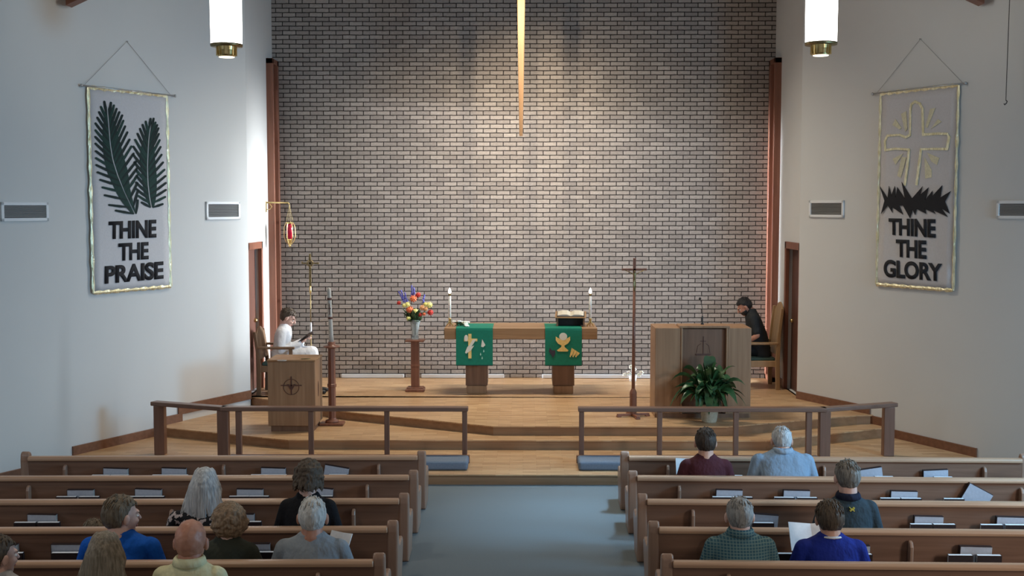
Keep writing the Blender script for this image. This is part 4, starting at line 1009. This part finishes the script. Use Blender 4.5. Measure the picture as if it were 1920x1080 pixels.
# ================================================================== PEOPLE
def person(label, loc, rz, seat, T, skin, shirt, pants, hairst, hairmat, sw=.20, bulk=1.0, hs=1.0, lean=.10, turn=0, nod=10, roll=0,
           sleeve='short', hands='lap', fz=0, collar=None, beard=None, glasses=False, robe=False, nk=.205, fwd=.0, vox=.0075):
    r = thing('person', label, 'person', loc, rz)
    sh = seat + T - nk * hs                     # top of shoulders
    ly = lambda z: lean * (z - seat)             # forward lean
    hcz = seat + T - .108 * hs; hcy = ly(hcz) + .02 + math.sin(R(nod)) * .035 + fwd
    HM = Matrix.Translation((0, hcy, hcz)) @ Matrix.Rotation(R(-turn), 4, 'Z') @ Matrix.Rotation(R(roll), 4, 'Y') @ Matrix.Rotation(R(-nod), 4, 'X') @ Matrix.Scale(hs, 4)
    # ---- body
    b = MB()
    b.ell((0, -.012, .012), (.074, .094, .096), HM, 3); b.ell((0, .022, -.035), (.062, .070, .085), HM, 3)
    b.ell((0, .045, -.088), (.042, .042, .036), HM, 2); b.ell((0, .088, -.020), (.050, .014, .012), HM, 2) if False else None
    b.ell((0, .082, .018), (.050, .016, .012), HM, 2)
    b.chain([(0, .092, .005), (0, .112, -.028)], [.009, .014], HM)
    b.ell((-.03, .075, -.035), (.022, .018, .02), HM, 2); b.ell((.03, .075, -.035), (.022, .018, .02), HM, 2)
    for sd in (-1, 1): b.ell((sd * .082, -.004, -.014), (.013, .021, .036), HM, 2)
    neck0 = Vector((0, ly(sh) - .012, sh - .03)); neck1 = HM @ Vector((0, -.018, -.06))
    b.chain([neck0, neck1], [.064 * hs * (.85 + .15 * bulk), .060 * hs])
    W = sw; tz = sh - seat
    def ring(f, rx, ry, dy=0): z = seat + f * tz; return (0, ly(z) + dy, z, rx, ry)
    tor = [ring(.0, .155, .10), ring(.25, .145 * bulk, .105 * bulk, .01), ring(.5, .145 * bulk, .105 * bulk), ring(.75, .155 * bulk, .105), ring(.88, W * .80, .085), ring(1.0, .06, .05)]
    b.loft(tor)
    S = {}; fl_z = fz
    for sd in (-1, 1):
        shd = Vector((sd * (W - .045), ly(sh) - .005, sh - .095)); elz = max(seat + .14, sh - .34)
        el = Vector((sd * (W + .035), ly(elz) + .04, elz))
        if hands == 'lap': wr = Vector((sd * .09, el.y + .22, seat + .15)); hd = Vector((-sd * .5, .8, -.25)).normalized()
        elif hands == 'book': wr = Vector((sd * .085, el.y + .24, seat + .25)); hd = Vector((-sd * .25, .75, .6)).normalized()
        else: wr = Vector((sd * .13, el.y + .22, seat + .36)); hd = Vector((-sd * .2, .6, .8)).normalized()
        S[sd] = (shd, el, wr, hd)
        b.chain([shd, shd.lerp(el, .5), el, el.lerp(wr, .4), wr], [.052, .045, .037, .036, .025])
        # hand
        pc_ = wr + hd * .055; side = Vector((sd, 0, 0)); side = (side - hd * side.dot(hd)).normalized(); nrm = hd.cross(side)
        if nrm.z > 0: nrm = -nrm
        HMt = Matrix((side, hd, nrm)).transposed().to_4x4(); HMt.translation = pc_
        b.ell((0, 0, 0), (.036, .050, .014), HMt, 2); b.chain([wr, pc_], [.024, .020])
        for fi, (fx_, ln) in enumerate(((-.028, .070), (-.009, .080), (.010, .075), (.028, .058))):
            p0_ = Vector((fx_, .035, 0)); p1_ = Vector((fx_ * 1.15, .035 + ln * .5, .004)); p2_ = Vector((fx_ * 1.15, .035 + ln * .78, .022)); p3_ = Vector((fx_ * 1.1, .035 + ln * .85, .042))
            b.chain([p0_, p1_, p2_, p3_], [.0095, .009, .0085, .0078], HMt)
        b.chain([(-.026, -.02, .004), (-.052, .012, .012), (-.058, .038, .022)], [.013, .0105, .009], HMt)
        S[sd] += (HMt,)
    # legs
    K = {}
    for sd in (-1, 1):
        hip = Vector((sd * .085, .0, seat + .075)); kz = seat + .10 if seat - fz > .3 else seat + .16
        tall_ = seat - fz > .3; kn = Vector((sd * .105, .43 if tall_ else .33, kz)); an = Vector((sd * .105, .49 if tall_ else .42, fz + .075))
        K[sd] = (hip, kn, an); b.chain([hip, kn, kn.lerp(an, .35), an], [.075, .052, .05, .034]); b.chain([an, an + Vector((0, .10, -.035))], [.034, .028])
    body = b.voxel('body', skin, r, vox, 3)
    # ---- face details
    for sd in (-1, 1):
        e = MB(); e.ell((sd * .030, .079, -.006), (.013, .011, .008), HM, 2); eo = e.build('eye', M['eye'], r, smooth=True)
        e = MB(); e.ell((sd * .030, .0865, -.006), (.0055, .005, .0055), HM, 2); e.build('iris', M['iris'], eo, smooth=True)
        e = MB(); e.chain([(sd * .016, .094, .013), (sd * .032, .092, .017), (sd * .047, .082, .012)], [.0035, .004, .003], HM); e.build('eyebrow', hairmat, r, smooth=True)
    e = MB(); e.ell((0, .090, -.066), (.022, .008, .0045), HM, 2); e.ell((0, .089, -.073), (.018, .008, .0045), HM, 2); e.build('mouth', M['lip'], r, smooth=True)
    # ---- garments
    c = MB(); k = 1.0
    ct = [ring(-.02, .17 * max(1, bulk), .125), ring(.2, .165 * bulk, .13 * bulk, .01), ring(.5, .162 * bulk, .125 * bulk), ring(.72, .172 * bulk, .122), ring(.85, W * .90, .108), ring(.93, W * .70, .092), ring(.985, W * .46, .078), ring(1.02, .082 * hs, .068 * hs), ring(1.05, .062 * hs, .055 * hs)]
    c.loft(ct, 28)
    for sd in (-1, 1):
        shd, el, wr, hd, HMt = S[sd]; c.ell(shd + Vector((-sd * .015, 0, .004)), (.074, .070, .066), None, 2)
        if sleeve == 'long': c.chain([shd, shd.lerp(el, .5), el, el.lerp(wr, .5), el.lerp(wr, .93)], [.064, .058, .050, .045, .036 if not robe else .055])
        else: c.chain([shd, shd.lerp(el, .5), shd.lerp(el, .80)], [.066, .062, .058])
    if robe:
        for sd in (-1, 1): h_, k_, a_ = K[sd]; c.chain([h_ + Vector((0, 0, .01)), k_ + Vector((0, .02, .01)), a_ + Vector((0, .0, .05))], [.105, .085, .09])
        c.chain([(0, .1, seat + .08), (0, .42, seat + .10), (0, .46, fz + .16)], [.10, .07, .07])
    shirt_o = c.voxel('robe' if robe else 'shirt', shirt, r, .010, 5)
    if collar:
        c = MB(); c.lathe([(.070, -.02), (.088, -.006), (.082, .020), (.070, .034), (.064, .024)], c=(0, 0, 0), n=24, sy=.95)
        cs_ = hs * (.86 if 'undershirt' in collar.name else 1)
        for v in c.bm.verts: v.co = Vector((v.co.x * cs_, v.co.y * cs_, v.co.z * cs_ * (.35 if cs_ < hs else 1))) + Vector((0, ly(sh) - .010, sh - .002))
        c.build('collar', collar, shirt_o, smooth=True)
    c = MB()
    for sd in (-1, 1):
        h_, k_, a_ = K[sd]; c.chain([h_, k_, k_.lerp(a_, .4), a_ + Vector((0, 0, .02))], [.09, .066, .062, .05])
    c.loft([(0, 0, seat - .0, .16, .12), (0, 0, seat + .14, .165, .12)]); c.voxel('trousers', pants, r, .013, 4)
    for sd in (-1, 1):
        a_ = K[sd][2]; c = MB(); c.chain([a_ + Vector((0, -.02, -.03)), a_ + Vector((0, .08, -.038)), a_ + Vector((0, .16, -.045))], [.042, .038, .032]); c.voxel('shoe', M['blackp'], r, .012, 3)
    # ---- hair
    hair(r, HM, hairst, hairmat, hs)
    if beard:
        c = MB(); g = bmesh.ops.create_icosphere(c.bm, subdivisions=4, radius=1)
        for v in g['verts']:
            p = v.co.copy(); q = Vector((p.x * .067, .020 + p.y * .074, -.05 + p.z * .080))
            if not (p.y > -.15 and p.z < .12) : q = Vector((p.x * .05, .015 + p.y * .055, -.04 + p.z * .06))
            v.co = HM @ q
        c.build('beard', beard, r, smooth=True)
    if glasses:
        c = MB()
        for sd in (-1, 1):
            c.tube([HM @ Vector((sd * .031 + .019 * math.cos(a * math.pi / 6), .104, -.006 + .014 * math.sin(a * math.pi / 6))) for a in range(13)], .0015, 5)
            c.tube([HM @ Vector((sd * .05, .102, -.002)), HM @ Vector((sd * .079, .06, -.0)), HM @ Vector((sd * .082, -.01, -.002))], .0018, 5)
        c.tube([HM @ Vector((-.012, .106, -.002)), HM @ Vector((.012, .106, -.002))], .0018, 5); c.build('glasses', M['iron'], r)
    return r, HM, S, sh, ly, shirt_o

def hair(r, HM, st, mat, hs, hairlen=None):
    m = MB(); rng = random.Random(hash(st) % 97 if False else len(st) * 7)
    base = dict(short=(.0, .010), crop=(.0, .006), bald=(-.05, .004), bob=(.0, .022), curly=(.0, .026), long=(.0, .014), wavy=(.0, .024), boy=(.0, .014), buzz=(.0, .004))[st]
    add = base[1]
    g = bmesh.ops.create_icosphere(m.bm, subdivisions=5, radius=1)
    for v in g['verts']:
        p = v.co.copy(); n1 = noise.noise(p * (6 if st in ('curly', 'wavy', 'bob') else 3)) * (.014 if st in ('curly', 'wavy', 'bob') else .004) + noise.noise(Vector((p.x * 22, p.y * 22, p.z * 4))) * .0022
        # hairline: front above brow, sides above the ear, nape low
        back = -p.y; low = -.82 if st in ('short', 'crop', 'boy', 'buzz') else -.80
        line = .42 if p.y > .45 else (.42 + (.45 - p.y) / .60 * (low * .45 - .42) if p.y > -.15 else low)
        if st == 'curly' or st == 'bob' or st == 'wavy' or st == 'long': line = .38 if p.y > .55 else (.38 + (.55 - p.y) / .6 * (-.9 - .38) if p.y > -.05 else -.95)
        if st == 'bald':
            hasr = (p.z < .28 and p.z > low_b(p)) and p.y < .35
        else: hasr = p.z > line
        edge = 1.0 if hasr else 0.0
        if st != 'bald': edge = max(0, min(1, (p.z - line) / .10 + .3))
        a_ = (add + n1) * edge - (1 - edge) * .016
        lowf = 1 + (.10 if p.z < 0 else 0) * (1 if st in ('curly', 'bob', 'wavy') else 0)
        rx, ry, rz = .076 + a_ * (1.3 if st == 'curly' else 1), .096 + a_, .098 + a_
        q = Vector((p.x * rx * lowf, -.012 + p.y * ry, .012 + p.z * rz)); v.co = HM @ q
    if st == 'curly':
        for k in range(260):
            p = Vector((rng.gauss(0, 1), rng.gauss(0, 1) - .35, rng.gauss(0, 1) + .25)).normalized()
            if p.y > .5 and p.z < .3 or p.z < -.75: continue
            m.ell((p.x * .100, -.014 + p.y * .116, .012 + p.z * .118), (.014, .014, .014), HM, 1)
        m.voxel('hair', mat, r, .005, 1); return
    if st in ('wavy',):
        for k in range(110):
            a = rng.uniform(R(150), R(390)); ca, sa = math.cos(a), math.sin(a); ph = rng.uniform(0, 6)
            pts = []
            for i in range(9):
                t = i / 8; rad = 1.02 + .14 * t; zz = .07 - t * rng.uniform(.13, .175)
                pts.append(HM @ Vector((ca * .082 * rad + .012 * math.sin(ph + t * 9), -.012 + sa * .100 * rad + .010 * math.cos(ph + t * 8), zz)))
            m.tube(pts, [.008] * 5 + [.009, .009, .007, .003], 6)
        m.voxel('hair', mat, r, .0055, 1); return
    if st == 'long':
        W = HM.translation
        for k in range(170):
            a = rng.uniform(R(165), R(375)); ca, sa = math.cos(a), math.sin(a); pts = []; L = rng.uniform(.20, .27) if hairlen is None else hairlen * rng.uniform(.85, 1.1); wv = rng.uniform(0, 6)
            for i in range(10):
                t = i / 9
                if t < .25: f = t / .25; p = Vector((ca * .086 * (.5 + .5 * f), -.012 + sa * .106 * (.5 + .5 * f), .012 + .104 * math.cos(f * 1.45)))
                else:
                    f = (t - .25) / .75; p = Vector((ca * (.090 + .055 * f) + .005 * math.sin(wv + f * 6), -.012 + sa * (.106 + .012 * f), .022 - L * f))
                    if f > .35: p.y = min(p.y, -.03 - .05 * f + .01 * math.sin(wv))
                q = HM.to_3x3() @ Vector((p.x, p.y, 0)) + Vector((0, 0, p.z * hs)) if t >= .25 else HM.to_3x3() @ p
                pts.append(W + q)
            m.tube(pts, [.008] * 6 + [.009, .0085, .0065, .002], 6)
        m.voxel('hair', mat, r, .0055, 0); return
    if st in ('boy', 'short', 'crop'):
        for k in range(90 if st == 'boy' else 50):
            a = rng.uniform(0, 6.283); e = rng.uniform(.35, 1.3) if st == 'boy' else rng.uniform(.6, 1.4); p = Vector((math.cos(a) * math.cos(e), math.sin(a) * math.cos(e), math.sin(e)))
            t1 = Vector((p.x, p.y - .1, p.z - .35)).normalized()
            r0 = add + .002
            A = Vector((p.x * (.076 + r0), -.012 + p.y * (.096 + r0), .012 + p.z * (.098 + r0))); t2 = Vector((t1.x * (.076 + r0), -.012 + t1.y * (.096 + r0), .012 + t1.z * (.098 + r0)))
            m.tube([HM @ A, HM @ A.lerp(t2, .5) + (HM.to_3x3() @ p) * .004, HM @ t2], [.002, .005, .001], 5)
    m.build('hair', mat, r, smooth=True)
def low_b(p): return -.62

H_ = dict(grey=hairm('grey_hair', (.17, .165, .16), (.36, .355, .34)), silver=hairm('silver_hair', (.30, .31, .32), (.55, .56, .56)), white=hairm('white_hair', (.42, .42, .41), (.62, .62, .60)),
          brown=hairm('dark_brown_hair', (.022, .014, .010), (.06, .04, .028)), mid=hairm('brown_hair', (.05, .035, .024), (.11, .08, .055)), light=hairm('light_brown_hair', (.10, .075, .05), (.19, .15, .105)),
          sandy=hairm('sandy_curly_hair', (.17, .11, .065), (.30, .21, .135)), blonde=hairm('ash_blonde_hair', (.16, .13, .09), (.30, .25, .19)), saltp=hairm('salt_pepper_hair', (.09, .085, .075), (.23, .22, .20)), black=hairm('black_hair', (.012, .010, .010), (.03, .026, .024)))
denim = fabric('dark_trousers', (.03, .035, .05)); khaki = fabric('khaki_trousers', (.16, .13, .09))
def seat_in(row, px, ytop, label, dx=.22, seat=.205, **k):
    s = -1 if px < 981 else 1
    y = PEWY[row] + dx
    for _ in range(3):
        p = at(px, ytop, Y=y); y = PEWY[row] + dx - (abs(p.x) - PX) * math.tan(PROT)
    p = at(px, ytop, Y=y + .06)
    return person(label, (p.x, y - .02, 0), 0, seat, p.z - seat, k.pop('skin', M['skinA']), **k)
teal = plaid(); flor = floral()
# left side
seat_in(4, 228, 930, 'man with short brown hair in a royal blue shirt turned right', shirt=fabric('royal_blue_shirt', (.006, .085, .42)), pants=denim, hairst='short', hairmat=H_['light'], sw=.265, bulk=1.2, hs=1.24, turn=48, nod=4, lean=.08, skin=M['skinC'])
seat_in(5, 197, 1001, 'person with long straight ash-blonde hair at the bottom left', shirt=fabric('plain_grey_top', (.12, .12, .12)), pants=denim, hairst='long', hairmat=H_['blonde'], sw=.19, bulk=.95, hs=1.16, nod=6)
seat_in(5, 357, 977, 'bald man with glasses and a pale yellow polo shirt', shirt=fabric('pale_yellow_polo', (.62, .60, .38)), pants=khaki, hairst='buzz', hairmat=M['skinB'], sw=.22, bulk=1.1, hs=1.24, nod=6, skin=M['skinB'], collar=fabric('pale_yellow_collar', (.62, .60, .38)), glasses=True)
seat_in(4, 428, 948, 'person with curly sandy hair in a dark olive jacket', shirt=fabric('dark_olive_jacket', (.034, .038, .029)), pants=denim, hairst='curly', hairmat=H_['sandy'], sw=.205, bulk=1.05, hs=1.10, turn=-38, nod=4, sleeve='long', skin=M['skinC'])
seat_in(3, 384, 880, 'woman with long silver hair in a black and white floral top', shirt=flor, pants=denim, hairst='long', hairmat=H_['silver'], sw=.262, bulk=1.1, hs=1.16, nod=6, nk=.25)
seat_in(3, 577, 868, 'woman with wavy brown hair in a black short-sleeved dress', shirt=fabric('black_dress', (.008, .008, .010)), pants=denim, hairst='wavy', hairmat=H_['mid'], sw=.205, bulk=1.10, hs=1.12, nod=10, lean=.14, skin=M['skinC'], nk=.225)
Gm = seat_in(4, 586, 934, 'white-haired man in a light grey t-shirt left of the aisle', shirt=fabric('grey_tshirt', (.22, .25, .28)), pants=khaki, hairst='crop', hairmat=H_['white'], sw=.245, bulk=1.28, hs=1.24, nod=4, skin=M['skinB'], hands='book')
seat_in(3, 178, 973, 'small child with brown hair, mostly hidden behind the man in royal blue', shirt=fabric('child_red_shirt', (.2, .05, .05)), pants=denim, hairst='short', hairmat=H_['light'], sw=.14, bulk=.75, hs=.95, nod=10, vox=.008)
seat_in(5, -2, 1006, 'person with short brown hair cut by the left edge of the picture', shirt=fabric('pale_grey_shirt', (.35, .35, .36)), pants=denim, hairst='short', hairmat=H_['mid'], sw=.20, bulk=1.05, hs=1.12, turn=40, nod=4, skin=M['skinC'])
# right side
J = seat_in(1, 1323, 804, 'man with dark brown hair in a maroon shirt in the second pew', shirt=fabric('maroon_shirt', (.060, .016, .022)), pants=denim, hairst='short', hairmat=H_['brown'], sw=.225, bulk=1.1, hs=1.15, nod=8, sleeve='long', hands='book', nk=.215)
seat_in(1, 1469, 804, 'heavy grey-haired man in a light blue shirt in the second pew', shirt=fabric('light_blue_shirt', (.19, .26, .34)), pants=khaki, hairst='crop', hairmat=H_['silver'], sw=.275, bulk=1.45, hs=1.12, nod=18, lean=.20, sleeve='long', skin=M['skinA'], collar=fabric('light_blue_collar', (.25, .32, .40)), nk=.185)
Lm = seat_in(3, 1589, 865, 'man in a dark teal polo shirt with a small yellow emblem', shirt=fabric('dark_teal_polo', (.026, .042, .055)), pants=denim, hairst='short', hairmat=H_['saltp'], sw=.215, bulk=1.12, hs=1.14, nod=6, turn=-8, collar=fabric('navy_collar', (.010, .013, .03)), skin=M['skinC'], nk=.235)
seat_in(4, 1387, 934, 'grey-haired man in a teal checked shirt', shirt=teal, pants=khaki, hairst='crop', hairmat=H_['grey'], sw=.235, bulk=1.25, hs=1.16, nod=6, sleeve='long', collar=teal, skin=M['skinC'])
Nm = seat_in(4, 1556, 941, 'brown-haired person in a bright blue shirt reading an open white booklet', shirt=fabric('bright_blue_shirt', (.010, .022, .20)), pants=denim, hairst='boy', hairmat=H_['mid'], sw=.235, bulk=1.2, hs=1.12, nod=12, hands='book', collar=fabric('white_undershirt', (.6, .6, .62)))
# emblem on the teal polo
rt, HMx, S_, sh_, ly_, so_ = Lm
zz = sh_ - .075; yy = ly_(zz) - .128
m = MB()
for sd in (-1, 1):
    m.prism([(-.019, sd * .012 + .003), (-.013, sd * .014), (-.006, sd * .003 + sd * .002), (.006, sd * .003 + sd * .002), (.013, sd * .014), (.019, sd * .012 + .003), (.011, sd * .0), (-.011, sd * .0)], 'y', yy - .006, yy + .03, Matrix.Translation((0, 0, zz)))
m.build('shirt_emblem', newmat('yellow_thread', (.62, .58, .12), .6), so_)

# on the chancel
boy = person('boy in a white robe reading in a chair behind the lectern', (-3.46, 16.52, Z3), R(-90), .465, .73, M['skinC'], fabric('white_robe', (.72, .72, .74), 1.1), fabric('white_trousers', (.6, .6, .62)), 'boy', H_['mid'], sw=.19, bulk=.95, hs=1.08, lean=.16, nod=30, sleeve='long', hands='book', robe=True, nk=.21, vox=.0065)
pas = person('dark-haired bearded man in black sitting in the right clergy chair', (3.50, 17.12, Z3), R(90), .465, .84, M['skinB'], fabric('black_clerical_shirt', (.022, .024, .026)), fabric('black_trousers', (.012, .012, .013)), 'short', H_['black'], sw=.22, bulk=1.2, hs=1.08, lean=.25, nod=34, sleeve='short', hands='lap', beard=H_['black'], nk=.165, fwd=.05, vox=.0065)
for q, x0_ in ((boy, -3.42), (pas, 3.36)): pass

def booklet(loc, rz, tilt, w_, h_, label, mat, open_=True):
    r = thing('open_booklet', label, 'booklet', loc, rz)
    m = MB()
    for sd in (-1, 1):
        Mx = Matrix.Rotation(tilt, 4, 'X') @ Matrix.Rotation(sd * R(-12), 4, 'Y')
        m.box(min(0, sd * w_), max(0, sd * w_), -h_ / 2, h_ / 2, -.003, .003, Mx)
    m.build('pages', mat, r)
    return r
# boy's book in world: facing +X
bl = Vector((-3.42, 16.52, Z3)); sd1, sd2 = boy[2][-1], boy[2][1]
def w_of(root, v): 
    return Matrix.Translation(root.location) @ root.rotation_euler.to_matrix().to_4x4() @ v
bpy.context.view_layer.update()
def hands_mid(q):
    a, b_ = q[2][-1][4].translation, q[2][1][4].translation; return w_of(q[0], (a + b_) / 2)
hm = hands_mid(boy); booklet(hm + Vector((.035, 0, .03)), R(-90), R(38), .14, .24, 'dark-backed book held by the boy in white', M['bookd'])
hm = hands_mid(Nm); booklet(hm + Vector((-.05, .03, .06)), 0, R(55), .175, .22, 'open white booklet held by the person in bright blue', M['paper'])
hm = hands_mid(J); booklet(hm + Vector((-.13, .03, .01)), 0, R(65), .11, .16, 'white sheet held by the man in maroon', M['paper'])
hm = hands_mid(Gm); booklet(hm + Vector((.15, .02, .0)), R(-30), R(60), .10, .18, 'pale sheet held by the man in the grey t-shirt', M['paper'])
